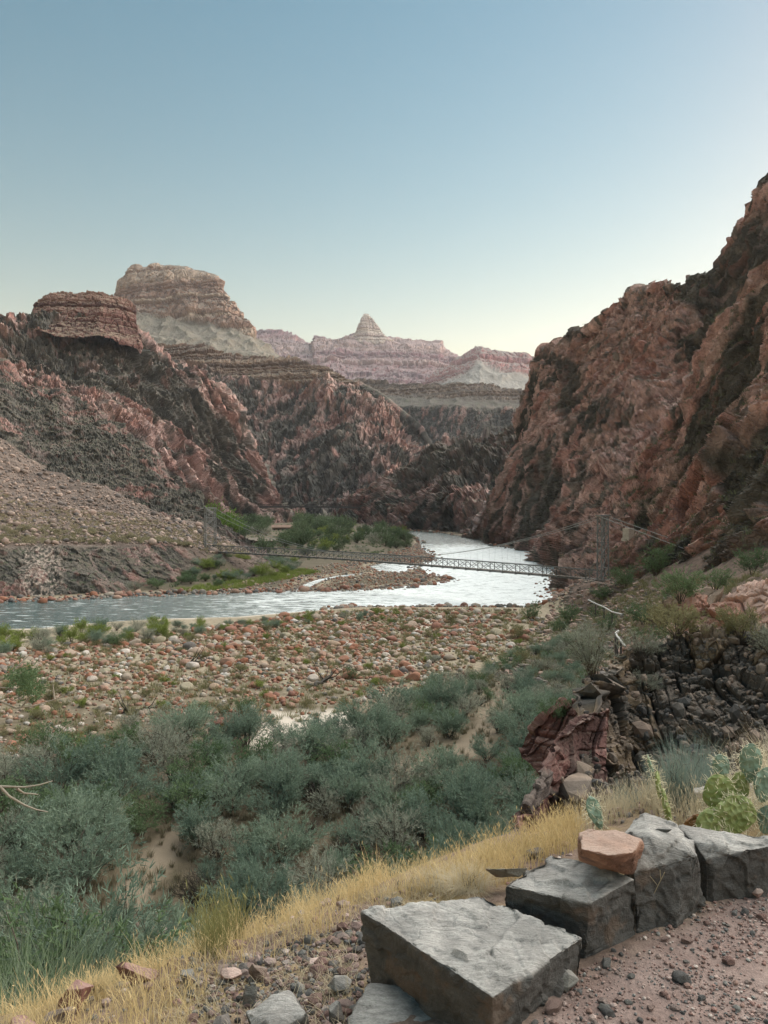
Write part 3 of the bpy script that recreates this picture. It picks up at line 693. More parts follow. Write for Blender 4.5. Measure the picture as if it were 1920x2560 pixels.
def dispF(P, N, px, py, row):
    a = gorge_rock(34, 300, dip=130, az=20, dark=0.66, ledge=1.0, pink=0.4)(P, N, px, py, row)
    jy = py + 14 * fbm(P / 9.0, 3, 305)
    up = sstep(8, -8, jy - np.interp(px, *kx(cragF)))                       # crag above
    lo = sstep(-6, 6, jy - np.interp(px, *kx(scrF))) * sstep(520, 420, px)   # low bluff
    k = np.maximum(up, lo)
    gul = ridged(np.stack([P[:, 0], P[:, 1] * .5, P[:, 2] * .3], 1) / 22.0, 3, 308) - .4
    f1, e1, r1 = facet(P / 1.1, 309); f2, e2, r2 = facet(P / 2.6, 312)
    st = sstep(0.1, .5, gnoise(P / 12.0, 310))
    d2 = 1.2 * gul + 0.16 * f1 + 0.35 * f2 * st
    def col(V, nz):
        c1 = a[1](V, nz)
        c1 = lerp(c1, np.array([0.40, 0.33, 0.28]), lo * sstep(0.02, 0.2, gnoise(np.stack([P[:, 0], P[:, 1], P[:, 2] * .12], 1) / 0.7, 311)) * sstep(40, 70, px) * sstep(165, 140, px))
        base = lerp(np.array([0.125, 0.095, 0.078]), np.array([0.205, 0.158, 0.13]), sstep(-.4, .4, fbm(P / 6.0, 3, 313)))
        base = base * (1 + 0.3 * r1[:, :1])
        return np.clip(lerp(base, c1, k), 0.01, 1)
    return a[0] * (0.55 * up + 0.30 * lo) + d2 * (1 - k), col
loft('scree_hill', [crestF, cragF, scrF, bluF, subF], rock_mat('scree_rock', 1.6, 0.35), dispF, label='dark crag over a stony scree slope on the left bank', cat='hill', dx=1.8, dy=1.8, thick=.25, jag=5)


# ---- near rocks on the right: pink ledges, dark jointed outcrop, red spur
def near_rock(seed, cols, blk, amp, zst=0.45, sp=0.5, lean=0.0, layer=0.0, box=False):
    cols = np.array(cols)
    def f(P, N, px, py, row):
        Q = np.stack([P[:, 0] + lean * P[:, 2], P[:, 1], P[:, 2] * zst], 1)
        Q = Q + 0.16 * blk * np.stack([gnoise(P / blk / 2, seed + 1), gnoise(P / blk / 2 + 5, seed + 2), 0 * px], 1)
        big = ridged(P / (blk * 5), 3, seed + 3) - 0.45
        if box:
            f1, e1, r1 = boxfacet(Q / blk, seed + 4, 0.5); f2, e2, r2 = boxfacet(Q * np.array([1, 1, 1.2]) / (blk * 0.37) + 3, seed + 5, 0.6)
        else: f1, e1, r1 = facet(Q / blk, seed + 4, 0.8); f2, e2, r2 = facet(Q * np.array([1, 1, 1.4]) / (blk * 0.42), seed + 5, 1.0)
        f3, e3, r3 = facet(P / (blk * 0.16), seed + 6, 1.2)
        n = fbm(P / (blk * 3), 3, seed + 7)
        rub = sstep(0.05, 0.3, fbm(P / (blk * 2.4), 3, seed + 13))
        lay = np.round(gnoise(np.stack([P[:, 0] * .1, P[:, 1] * .1, P[:, 2]], 1) / (blk * 0.25), seed + 12) * 2.5) / 2.5
        d = amp * blk * (1.5 * big + (0.75 * f1 + 0.28 * f2) * (1 - 0.6 * rub) + 0.07 * f3 + 0.16 * rub * f2 + layer * lay - 0.55 * (1 - sstep(0.0, 0.09, e1)) * (1 - rub) - 0.15 * (1 - sstep(0, 0.12, e2)))
        def col(V, nz):
            i = (np.clip(n * 0.5 + 0.5, 0, 0.999) * 0.6 + (r1[:, 0] * 0.5 + 0.5) * 0.4) * len(cols)
            c = cols[np.clip(i.astype(int), 0, len(cols) - 1)] * (1 + 0.22 * r2[:, :1] + 0.12 * r3[:, 1:2])
            k = sstep(0.55, 0.85, nz) * sp
            c = lerp(c, np.array([0.23, 0.185, 0.15]) * (1 + 0.35 * r3[:, :1]), np.maximum(k, rub * 0.45))
            return np.clip(c, .01, 1)
        return d, col
    return f
nr_mat = rock_mat('near_rock', 7, 0.03, var=0.28)
crestP = [(1560, 1640, 62), (1608, 1600, 61), (1654, 1559, 60), (1678, 1524, 60), (1705, 1500, 60), (1730, 1489, 60), (1782, 1501, 58), (1816, 1489, 57), (1851, 1466, 56), (1920, 1458, 54), (2060, 1440, 52)]
midP = [(1560, 1650, 59), (1608, 1630, 58), (1700, 1580, 57), (1800, 1545, 54.5), (1920, 1510, 51), (2060, 1500, 49)]
baseP = [(1560, 1680, 54), (1700, 1660, 52), (1800, 1640, 49), (1920, 1600, 46), (2060, 1600, 44)]
subP = [(x, y + 60, d * .98) for x, y, d in baseP]
loft('pink_ledge', [crestP, midP, baseP, subP], nr_mat, near_rock(400, [[0.44, 0.27, 0.21], [0.36, 0.20, 0.15], [0.50, 0.34, 0.28], [0.30, 0.16, 0.12], [0.46, 0.30, 0.24]], 3.2, 0.24, 1.0, .35, lean=1.2), jag=5, label='pink and red sloping ledge on the right', drop=5, thick=.12, cat='rock ledge')
crestK = [(1545, 1640, 80), (1560, 1600, 80), (1585, 1545, 79), (1610, 1508, 78), (1650, 1492, 77), (1700, 1480, 76), (1760, 1488, 75), (1800, 1510, 74), (1860, 1540, 73)]
baseK = [(1545, 1660, 76), (1580, 1640, 74), (1650, 1640, 72), (1860, 1620, 68)]
subK = [(x, y + 40, d * .98) for x, y, d in baseK]
loft('dark_knoll', [crestK, baseK, subK], nr_mat, near_rock(410, [[0.16, 0.13, 0.10], [0.20, 0.16, 0.12], [0.24, 0.17, 0.12]], 4, .3, .8), jag=3, label='rounded brown knoll beside the trail', drop=4, thick=.08, cat='rock knoll')
crestJ = [(1440, 2060, 21.5), (1450, 1960, 24), (1458, 1880, 26), (1463, 1760, 27.5), (1466, 1722, 28), (1478, 1698, 28.3), (1498, 1682, 29), (1536, 1665, 30), (1543, 1630, 31), (1550, 1618, 31), (1597, 1615, 32), (1700, 1600, 32), (1730, 1592, 32), (1828, 1580, 31), (1900, 1560, 30), (1960, 1550, 29), (2060, 1540, 28)]
mJ = [(1440, 2070, 21.3), (1458, 1910, 25.3), (1480, 1760, 28), (1540, 1730, 29.5), (1600, 1700, 31), (1700, 1690, 31), (1830, 1680, 30), (1960, 1660, 28.5), (2060, 1640, 27)]
lJ = [(1440, 2080, 21), (1470, 1940, 25), (1540, 1900, 27.5), (1600, 1880, 28.5), (1700, 1850, 28), (1830, 1830, 26.5), (1960, 1800, 25), (2060, 1780, 24)]
bJ = [(1440, 2100, 20), (1500, 2060, 23), (1600, 2040, 24), (1700, 2010, 22), (1830, 1960, 20), (2060, 1900, 18)]
sJ = [(x, y + 120, d * .96) for x, y, d in bJ]
loft('dark_outcrop', [crestJ, mJ, lJ, bJ, sJ], nr_mat, near_rock(420, [[0.105, 0.092, 0.078], [0.15, 0.125, 0.10], [0.085, 0.078, 0.07], [0.22, 0.165, 0.11], [0.125, 0.115, 0.10], [0.26, 0.19, 0.12]], 1.15, 0.60, 0.45, .8, lean=-0.10, layer=.04, box=True), dx=1.8, dy=1.8, jag=6, label='dark blocky outcrop of upright jointed slabs', drop=2.5, thick=.12, cat='rock outcrop')
crestV = [(1268, 2120, 20), (1275, 2105, 20.2), (1301, 2047, 21), (1318, 2010, 21.5), (1330, 1984, 22), (1350, 1955, 22.5), (1365, 1931, 23), (1370, 1890, 24), (1377, 1862, 24.5), (1395, 1835, 25), (1417, 1810, 25.5), (1440, 1785, 26), (1463, 1765, 26.5), (1490, 1760, 26.5), (1520, 1760, 26.5)]
baseV = [(1268, 2126, 19.8), (1290, 2150, 20), (1330, 2140, 21), (1400, 2130, 22.6), (1460, 2110, 24), (1520, 2080, 24.5)]
sV = [(x, y + 100, d * .97) for x, y, d in baseV]
loft('red_spur', [crestV, baseV, sV], nr_mat, near_rock(430, [[0.16, 0.075, 0.065], [0.11, 0.062, 0.055], [0.22, 0.12, 0.105], [0.085, 0.07, 0.064], [0.14, 0.068, 0.06]], 1.0, 0.34, 0.6, .3, lean=-0.5, box=True, layer=.05), jag=7, label='dark red rock spur dropping to the thicket', drop=1.2, thick=.05, cat='rock spur')
crestW = [(1310, 1850, 34), (1319, 1812, 34), (1340, 1785, 34), (1365, 1764, 34), (1400, 1742, 34), (1435, 1732, 34), (1450, 1745, 34), (1462, 1775, 34), (1480, 1800, 34)]
baseW = [(1310, 1856, 33.8), (1325, 1872, 33.4), (1350, 1885, 33), (1420, 1890, 32.5), (1480, 1880, 32)]
sW = [(1310, 1862, 33.5), (1322, 1900, 33), (1350, 1945, 32.5), (1480, 1940, 31.5)]
loft('red_knob', [crestW, baseW, sW], nr_mat, near_rock(440, [[0.18, 0.085, 0.072], [0.13, 0.068, 0.058], [0.22, 0.12, 0.10]], 1.2, 0.34, 0.6, .3, lean=-0.5, box=True, layer=.05), jag=3, label='red rock knob above the thicket beside the outcrop', drop=1.5, thick=.04, cat='rock knob')
# ------------------------------------------------------------------ the air of the gorge
def haze():
    bm = bmesh.new(); bmesh.ops.create_cube(bm, size=1.0)
    me = bpy.data.meshes.new('haze'); bm.to_mesh(me); bm.free()
    o = bpy.data.objects.new('haze', me); o.scale = (17000, 17000, 1900); o.location = (0, 0, -6 + 950)
    m = bpy.data.materials.new('haze'); m.use_nodes = True; t = m.node_tree
    t.nodes.remove(t.nodes['Principled BSDF'])
    v = t.nodes.new('ShaderNodeVolumePrincipled'); v.inputs['Color'].default_value = (0.80, 0.86, 0.95, 1); v.inputs['Density'].default_value = 3.0e-5
    v.inputs['Anisotropy'].default_value = 0.3
    t.links.new(v.outputs[0], t.nodes['Material Output'].inputs['Volume']); me.materials.append(m)
    o['kind'] = 'stuff'; o['label'] = 'thin pale haze filling the gorge'; o['category'] = 'haze'
    link(o)
haze()

# ------------------------------------------------------------------ small builders
def hit(px, py, y0=1.5, y1=900):
    """where the sight line through a pixel meets the ground"""
    Y = np.geomspace(y0, y1, 1500); X = (px - 960) / F * Y; Z = CAMZ - (py - 1265) / F * Y
    g_ = ground_z(X, Y); k = np.argmax(Z <= g_)
    if not (Z <= g_).any(): k = len(Y) - 1
    return np.array([X[k], Y[k], g_[k]])
class MB:
    """collects bars, boxes and tubes into one mesh"""
    def __init__(s, off=(0, 0, 0)): s.v = []; s.q = []; s.t = []; s.n = 0; s.off = np.array(off, float)
    def add(s, v, q=None, t=None):
        v = np.asarray(v, float); s.v.append(v)
        if q is not None and len(q): s.q.append(np.asarray(q) + s.n)
        if t is not None and len(t): s.t.append(np.asarray(t) + s.n)
        s.n += len(v)
    def bar(s, a, b, w, h=None):
        a = np.asarray(a, float); b = np.asarray(b, float); h = h or w
        d = b - a; d /= np.linalg.norm(d) + 1e-9
        up = np.array([0, 0, 1.0]) if abs(d[2]) < 0.95 else np.array([1.0, 0, 0])
        x = np.cross(d, up); x /= np.linalg.norm(x); y = np.cross(x, d)
        v = [p + x * w / 2 * i + y * h / 2 * j for p in (a, b) for i, j in ((-1, -1), (1, -1), (1, 1), (-1, 1))]
        s.add(v, [[0, 1, 5, 4], [1, 2, 6, 5], [2, 3, 7, 6], [3, 0, 4, 7], [3, 2, 1, 0], [4, 5, 6, 7]])
    def box(s, c, size, rz=0.0):
        c = np.asarray(c, float); ca, sa = math.cos(rz), math.sin(rz); v = []
        for z in (-1, 1):
            for x, y in ((-1, -1), (1, -1), (1, 1), (-1, 1)):
                X, Y = x * size[0] / 2, y * size[1] / 2
                v.append(c + [X * ca - Y * sa, X * sa + Y * ca, z * size[2] / 2])
        s.add(v, [[0, 1, 5, 4], [1, 2, 6, 5], [2, 3, 7, 6], [3, 0, 4, 7], [3, 2, 1, 0], [4, 5, 6, 7]])
    def tube(s, pts, rad, k=6):
        pts = np.asarray(pts, float); n = len(pts); rad = np.broadcast_to(rad, n)
        T = np.gradient(pts, axis=0); T /= np.linalg.norm(T, axis=1, keepdims=True) + 1e-9
        up = np.where(np.abs(T[:, 2:3]) < 0.9, [[0, 0, 1.0]], [[1.0, 0, 0]])
        x = np.cross(T, up); x /= np.linalg.norm(x, axis=1, keepdims=True); y = np.cross(T, x)
        a = np.arange(k) * 2 * math.pi / k
        v = pts[:, None] + rad[:, None, None] * (x[:, None] * np.cos(a)[None, :, None] + y[:, None] * np.sin(a)[None, :, None])
        q = [[i * k + j, i * k + (j + 1) % k, (i + 1) * k + (j + 1) % k, (i + 1) * k + j] for i in range(n - 1) for j in range(k)]
        s.add(v.reshape(-1, 3), q)
    def build(s, name, mat, parent=None, smooth=False, attrs=None):
        v = np.concatenate(s.v) - s.off
        return mesh_np(name, v, np.concatenate(s.q) if s.q else None, np.concatenate(s.t) if s.t else None, mat=mat, smooth=smooth, parent=parent, attrs=attrs)
def rotz(v, a):
    c, s_ = math.cos(a), math.sin(a); v = np.asarray(v, float)
    return np.stack([v[..., 0] * c - v[..., 1] * s_, v[..., 0] * s_ + v[..., 1] * c, v[..., 2]], -1)
def copy_tree(o, loc, rz, sc, parent=None):
    c = o.copy(); link(c)
    if parent is None:
        c.location = loc; c.rotation_euler = (0, 0, rz); c.scale = sc
        for k in ('label', 'category', 'group'):
            if k in o: c[k] = o[k]
    else: c.parent = parent
    for ch in KIDS.get(o.name, []): copy_tree(ch, None, 0, None, c)
    return c
KIDS = {}
def spot(p):
    x, y = proj(np.asarray(p, float)[None]); x = x[0]; y = y[0]
    return ('at the far left' if x < 330 else 'left of the middle' if x < 700 else 'in the middle' if x < 1050 else 'right of the middle' if x < 1350 else 'at the right')

# ------------------------------------------------------------------ stones
_ico = {}
def ico(n):
    if n not in _ico:
        bm = bmesh.new(); bmesh.ops.create_icosphere(bm, subdivisions=n, radius=1.0)
        _ico[n] = (np.array([v.co[:] for v in bm.verts]), np.array([[v.index for v in f.verts] for f in bm.faces])); bm.free()
    return _ico[n]
def stone_shape(n, seed, ang=0.35, planes=9):
    """rounded to angular stone: a sphere cut by random planes"""
    v, f = ico(n); r = np.random.default_rng(seed); v = v.copy()
    if planes:
        for _ in range(planes):
            d = r.normal(size=3); d /= np.linalg.norm(d); h = r.uniform(0.62, 0.9)
            k = v @ d; over = np.clip(k - h, 0, None); v -= over[:, None] * d * ang * 2.2
    v *= 1 + 0.10 * fbm(v * 1.3 + seed, 3, seed)[:, None]
    return v, f
def block_shape(n, seed, ang=0, planes=0):
    """a broken, squarish block"""
    v, f = ico(n); r = np.random.default_rng(seed); M = np.linalg.qr(r.normal(size=(3, 3)))[0]; w = v @ M.T
    w = w / (np.abs(w) ** 7).sum(1, keepdims=True) ** (1 / 7) * [.85, .62, .72]; w = w + w[:, [1, 2, 0]] * r.uniform(-.25, .25, 3)
    w = rotz(w, 0) * (1 + .08 * fbm(v * 1.6 + seed, 2, seed)[:, None]); a = r.uniform(-.35, .35); c, s_ = math.cos(a), math.sin(a)
    return np.stack([w[:, 0] * c + w[:, 2] * s_, w[:, 1], -w[:, 0] * s_ + w[:, 2] * c], 1), f
STONE_COL = np.array([[0.34, 0.155, 0.095], [0.40, 0.21, 0.14], [0.43, 0.28, 0.21], [0.48, 0.38, 0.30], [0.60, 0.54, 0.47], [0.33, 0.17, 0.125], [0.42, 0.36, 0.29], [0.66, 0.61, 0.55], [0.27, 0.24, 0.21], [0.50, 0.38, 0.28], [0.17, 0.16, 0.15], [0.45, 0.41, 0.30]])
STONE_P = np.array([.14, .15, .13, .12, .08, .08, .09, .04, .05, .07, .02, .03]); STONE_P = STONE_P / STONE_P.sum()
def stone_mat(name, attr=True, rough=0.85, sc=9.0):
    m, t, b = new_mat(name, rough, 0.25); n = NB(t); v = n.obj()
    if attr: base = n.attr('rock', 'Color')
    else:
        r = n.rand(); stops = []; acc = 0
        rp = n.n('ShaderNodeValToRGB'); rp.color_ramp.interpolation = 'CONSTANT'; e = rp.color_ramp.elements
        while len(e) < len(STONE_COL): e.new(0.5)
        for k in range(len(STONE_COL)):
            e[k].position = acc; e[k].color = (*STONE_COL[k], 1); acc += float(STONE_P[k])
        n.link(r, rp.inputs[0]); base = n.mix(1.0, rp.outputs[0], (0.70, 0.67, 0.65), 'MULTIPLY')
    g1 = n.noise(v, sc * 0.4, 5, 0.6); g2 = n.noise(v, sc * 3, 5, 0.7)
    c = n.mix(1.0, base, n.ramp(n.math('ADD', n.math('MULTIPLY', g1, .5), n.math('MULTIPLY', g2, .5)), [(0.32, 0.62), (0.5, 1.0), (0.68, 1.3)]), 'MULTIPLY')
    n.link(c, b.inputs['Base Color'])
    n.bump(n.math('ADD', g2, n.math('MULTIPLY', g1, 1.5)), 0.5, 0.03 * 9 / sc, b)
    return m
stone_attr = stone_mat('cobble_stone'); stone_rand = stone_mat('cobble_stone_single', False)
def merged_stones(name, P, size, n, cols, mat, label, cat, seed, nvar=8, planes=6, flat=(0.55, 0.9), sink=0.3, parent=None, kind='stuff', smooth=True, blocky=False):
    shp = [(block_shape if blocky else stone_shape)(n, seed + k, 0.4, planes) for k in range(nvar)]
    r = np.random.default_rng(seed); V = []; T = []; C = []; o = 0
    for i in range(len(P)):
        v, f = shp[i % nvar]; s = size[i] * 0.5
        w = v * [s * r.uniform(.8, 1.25), s * r.uniform(.7, 1.1), s * r.uniform(*flat)]
        w = rotz(w, r.uniform(0, 6.28)); w = w + P[i] + [0, 0, s * (flat[0] + flat[1]) / 2 * (1 - 2 * sink)]
        V.append(w); T.append(f + o); o += len(v); C.append(np.repeat(cols[i][None] * r.uniform(.8, 1.2), len(v), 0))
    ob = mesh_np(name, np.concatenate(V), tris=np.concatenate(T), mat=mat, attrs={'rock': np.concatenate(C)}, parent=parent, smooth=smooth)
    if kind: tag(ob, label, cat, kind=kind)
    return ob
def pix_scatter(poly, n, ymin, ymax, rng):
    """points spread evenly over the real ground whose picture falls in a region"""
    out = []; tot = 0
    xs = [p[0] for p in poly]
    while tot < n:
        Y = np.sqrt(rng.uniform(ymin ** 2, ymax ** 2, 20000)); px = rng.uniform(min(xs), max(xs), 20000)
        X = (px - 960) / F * Y; Z = ground_z(X, Y, False)
        py = 1265 - F * (Z - CAMZ) / Y
        k = inpoly(px, py, poly) & (np.minimum(1, 1) > 0)
        out.append(np.stack([X, Y, Z], 1)[k]); tot += k.sum()
    return np.concatenate(out)[:n]
COB = [(-60, 1632), (150, 1612), (330, 1590), (560, 1570), (700, 1541), (900, 1525), (1310, 1523), (1360, 1550), (1300, 1625), (1180, 1690), (1060, 1735), (960, 1790), (850, 1790), (700, 1815), (620, 1845), (420, 1850), (280, 1890), (-60, 1905)]
rng = np.random.default_rng(11)
P = pix_scatter(COB, 19000, 50, 168, rng)
dn = fbm(P * [1, 1, 0] / 9.0, 3, 61)
px, py = proj(P)
bare = inpoly(px, py, [(660, 1770), (1000, 1760), (1000, 1800), (850, 1850), (640, 1860)])
keep = (rng.random(len(P)) < 0.60 + 0.9 * dn - 0.55 * bare - 0.35 * sstep(1000, 1300, px)) & (water_sd(P[:, 0], P[:, 1]) > np.where(P[:, 0] < -8, 4.0, .5))
P = P[keep]; size = np.clip(rng.lognormal(math.log(0.38), 0.48, len(P)), 0.17, 1.7) * (0.85 + 0.5 * sstep(60, 110, P[:, 1]))
ci = rng.choice(len(STONE_COL), len(P), p=STONE_P); cols = STONE_COL[ci]
red_more = fbm(P * [1, 1, 0] / 22.0, 2, 63) + 0.25 * sstep(1700, 1600, py[keep])
sw = rng.random(len(P)) < red_more * 0.7; cols[sw] = STONE_COL[rng.choice([0, 1, 5], sw.sum())]
P[:, 2] = ground_z(P[:, 0], P[:, 1], False)
big = np.argsort(-size / P[:, 1])[:270]
isb = np.zeros(len(P), bool); isb[big] = True
merged_stones('river_cobbles', P[~isb], size[~isb], 1, cols[~isb] * 0.74, stone_attr, 'countless red, pink and white cobbles covering the river bar', 'cobbles', 500, 12, 7)
protos = []
for k in range(9):
    v, f = stone_shape(3, 540 + k, 0.45, 12)
    me = mesh_np('boulder_shape', v * [1.1, 0.9, 0.68], tris=f, mat=stone_rand); protos.append(me.data); bpy.data.objects.remove(me)
def boulder_obj(name, me, loc, sc, rz, tilt=0.0):
    o = bpy.data.objects.new(name, me); link(o); o.location = loc; o.scale = (sc, sc, sc); o.rotation_euler = (tilt, tilt * 0.5, rz); return o
for q, i in enumerate(big):
    s = size[i] * 0.5
    o = boulder_obj('river_boulder', protos[q % 9], P[i] + [0, 0, s * 0.25], s, rng.uniform(0, 6.28), rng.uniform(-.2, .2))
    tag(o, ('large' if size[i] > 1.2 else 'medium') + ' rounded boulder on the dry cobble bar ' + spot(P[i]), 'boulder', ('large' if size[i] > 1.2 else 'medium') + ' boulders of the river bar ' + spot(P[i]))
# gravel bars of the left bank
GB = [(430, 1484), (560, 1466), (690, 1440), (800, 1415), (900, 1398), (1010, 1372), (1050, 1356), (1060, 1375), (1085, 1392), (1040, 1412), (1134, 1450), (1080, 1460), (960, 1470), (700, 1477), (430, 1487)]
P = pix_scatter(GB, 9000, 150, 480, rng); P = P[water_sd(P[:, 0], P[:, 1]) > 0.3]
P = P[rng.random(len(P)) < 0.55 + fbm(P * [1, 1, 0] / 12, 3, 66)]
merged_stones('gravel_bar', P, np.clip(rng.lognormal(math.log(0.55), .4, len(P)), .25, 1.6), 1, STONE_COL[rng.choice([0, 1, 2, 3, 5, 6, 8, 10, 9], len(P))] * 0.8, stone_attr, 'grey and pink cobbles of the gravel bar below the bridge', 'cobbles', 560, 8, 3)
# rocks along the shores
sh = []
for a, b in zip(near_bank[:-1] + far_bank[:-1], near_bank[1:] + far_bank[1:]):
    for t in np.linspace(0, 1, max(2, int(abs(b[0] - a[0]) / 3 + abs(b[1] - a[1]) / 1.5))):
        x, y = shore(a[0] + (b[0] - a[0]) * t, a[1] + (b[1] - a[1]) * t)
        if -60 < a[0] < 2000 and y > 120 and not (y < 175 and x < -12 and a in near_bank): sh += [(x + rng.normal() * 1.6, y + rng.normal() * 2.2) for _ in range(2)]
sh = np.array(sh); shz = ground_z(sh[:, 0], sh[:, 1], False)
merged_stones('shore_rocks', np.stack([sh[:, 0], sh[:, 1], np.maximum(shz, -0.1)], 1), np.clip(rng.lognormal(math.log(.5), .55, len(sh)), .15, 1.8) * (1 + sh[:, 1] / 600), 2, STONE_COL[rng.choice([0, 2, 5, 8, 10, 6], len(sh))] * 0.7, stone_attr, 'broken rocks lining the water edge', 'rocks', 580, 8, 9)
# rubble on the hillside by the trail to the bridge
P = pix_scatter([(1200, 1690), (1300, 1600), (1375, 1540), (1372, 1490), (1420, 1440), (1570, 1432), (1610, 1465), (1700, 1500), (1560, 1640), (1480, 1720), (1460, 1790), (1330, 1760)], 4200, 28, 170, rng)
merged_stones('hillside_rubble', P, np.clip(rng.lognormal(math.log(.42), .5, len(P)), .15, 1.2), 2, np.array([[0.30, .20, .16], [.20, .17, .14], [.36, .26, .21], [.15, .13, .115]])[rng.choice(4, len(P))], stone_attr, 'angular rubble scattered over the slope below the bridge trail', 'rubble', 590, 8, 10, blocky=True, smooth=False)

# ------------------------------------------------------------------ plants
def leaf_mat(name, c1, c2, rough=0.75, trans=0.25):
    m, t, b = new_mat(name, rough, 0.15); n = NB(t)
    r = n.rand(); a = n.attr('tint')
    c = n.mix(n.math('ADD', n.math('MULTIPLY', r, .55), n.math('MULTIPLY', a, .45)), c1, c2)
    n.link(c, b.inputs['Base Color'])
    tr = n.n('ShaderNodeBsdfTranslucent'); n.link(c, tr.inputs[0])
    mx = n.n('ShaderNodeMixShader'); mx.inputs[0].default_value = trans
    n.link(b.outputs[0], mx.inputs[1]); n.link(tr.outputs[0], mx.inputs[2]); n.link(mx.outputs[0], t.nodes['Material Output'].inputs[0])
    return m
def bark_mat(name, c1, c2):
    m, t, b = new_mat(name, 0.9, 0.1); n = NB(t)
    n.link(n.mix(n.noise(n.obj((1, 1, .3)), 18, 4, .7), c1, c2), b.inputs['Base Color']); return m
def stems(r, n, h, rad, base_r, w, lean=1.0, subs=3, k=3, wig=0.05):
    """stems that leave the ground at one clump and spread; returns the builder and the twig points"""
    mb = MB(); pts = []
    for i in range(n):
        a = r.uniform(0, 6.28); ln = r.uniform(0.15, 1.0) ** 0.7 * lean
        e = np.array([math.cos(a) * rad * ln, math.sin(a) * rad * ln, h * (1.02 - 0.45 * ln ** 2) * r.uniform(.75, 1.05)])
        b = np.array([math.cos(a), math.sin(a), 0]) * base_r * r.uniform(0, 1)
        t = np.linspace(0, 1, 6)[:, None]
        c = b + (e - b) * np.concatenate([t ** 1.15, t ** 1.15, t ** 0.85], 1) + r.normal(size=(6, 3)) * wig * h * t
        mb.tube(c, w * (1 - 0.8 * t[:, 0]), k)
        pts.append(c[2:])
        for s in range(subs):
            j = r.integers(1, 5); d = c[min(j + 1, 5)] - c[j]; d = d / (np.linalg.norm(d) + 1e-6)
            d2 = d + r.normal(size=3) * 0.65; d2[2] = abs(d2[2]) * .8; d2 /= np.linalg.norm(d2)
            L = h * r.uniform(.18, .38); tt = np.linspace(0, 1, 4)[:, None]
            c2 = c[j] + d2 * L * tt + r.normal(size=(4, 3)) * 0.03 * h * tt
            mb.tube(c2, w * .5 * (1 - .8 * tt[:, 0]), 3); pts.append(c2[1:])
    return mb, np.concatenate(pts)
def sprays(r, C, n, per, length, width, up=0.5, spread=0.12, jit=0.6):
    """feathery sprays of narrow leaflets at points picked from C"""
    c = C[r.integers(0, len(C), n)] + r.normal(size=(n, 3)) * spread
    c[:, 2] = np.abs(c[:, 2])
    d = c * [1, 1, 0.4]; d /= np.linalg.norm(d, axis=1, keepdims=True) + 1e-6; d[:, 2] += up
    d = d + r.normal(size=(n, 3)) * 0.45; d /= np.linalg.norm(d, axis=1, keepdims=True)
    cc = np.repeat(c, per, 0); dd = np.repeat(d, per, 0); N = n * per
    t = r.uniform(0, 1, (N, 1)); b = cc + dd * t * length * 1.3
    e = dd + r.normal(size=(N, 3)) * jit; e /= np.linalg.norm(e, axis=1, keepdims=True)
    s = np.cross(e, r.normal(size=(N, 3))); s /= np.linalg.norm(s, axis=1, keepdims=True)
    L = length * r.uniform(.45, 1.0, (N, 1)); w = width * r.uniform(.6, 1.2, (N, 1))
    V = np.stack([b - s * w * .5, b + s * w * .5, b + e * L * .6 + s * w * .35, b + e * L, b + e * L * .6 - s * w * .35], 1).reshape(-1, 3)
    i = np.arange(N)[:, None] * 5
    tint = np.repeat(np.repeat(r.uniform(0, 1, n), per) * .7 + r.uniform(0, .3, N), 5)
    return V, np.concatenate([i + [0, 1, 2], i + [0, 2, 4], i + [4, 2, 3]]), tint
def blades(r, base, hgt, width, lean, nseg=4, dirs=None, curve=1.0, droop=0.0):
    """thin curved blades"""
    N = len(base); a = r.uniform(0, 6.28, N) if dirs is None else dirs
    h = hgt[:, None] if hasattr(hgt, '__len__') else np.full((N, 1), hgt)
    ln = lean * r.uniform(.2, 1, (N, 1)); D = np.stack([np.cos(a), np.sin(a), 0 * a], 1); S = np.stack([-np.sin(a), np.cos(a), 0 * a], 1)
    tw = r.uniform(-.8, .8, (N, 1)); S = S * np.cos(tw) + D * np.sin(tw)
    rows = []
    for k in range(nseg + 1):
        t = k / nseg
        c = base + D * h * ln * t ** (1 + curve) + np.array([0, 0, 1]) * h * (t - droop * ln * t ** 2.5)
        w = width * (1 - t) ** 0.6 * .5 + width * .06
        rows += [c - S * w, c + S * w]
    V = np.stack(rows, 1).reshape(-1, 3); m = 2 * (nseg + 1); i = np.arange(N)[:, None] * m
    q = np.concatenate([i + [2 * k, 2 * k + 1, 2 * k + 3, 2 * k + 2] for k in range(nseg)])
    return V, q, np.repeat(r.uniform(0, 1, N), m), np.stack(rows[-2:], 1).mean(1)
M_tam = leaf_mat('tamarisk_leaf', (0.13, 0.19, 0.145), (0.27, 0.34, 0.245))
M_mes = leaf_mat('mesquite_leaf', (0.095, 0.155, 0.08), (0.16, 0.225, 0.11))
M_del = leaf_mat('grove_leaf', (0.06, 0.095, 0.05), (0.165, 0.215, 0.115))
M_gry = leaf_mat('grey_leaf', (0.21, 0.23, 0.175), (0.38, 0.39, 0.31))
M_oli = leaf_mat('olive_leaf', (0.17, 0.17, 0.085), (0.27, 0.25, 0.135))
M_yel = leaf_mat('yellowgreen_leaf', (0.17, 0.22, 0.055), (0.25, 0.30, 0.08))
M_bri = leaf_mat('bright_leaf', (0.12, 0.21, 0.04), (0.20, 0.30, 0.075))
M_gold = leaf_mat('golden_grass', (0.43, 0.325, 0.15), (0.70, 0.56, 0.31), 0.7, .35)
M_straw = leaf_mat('straw', (0.42, 0.36, 0.24), (0.60, 0.54, 0.40), 0.7, .3)
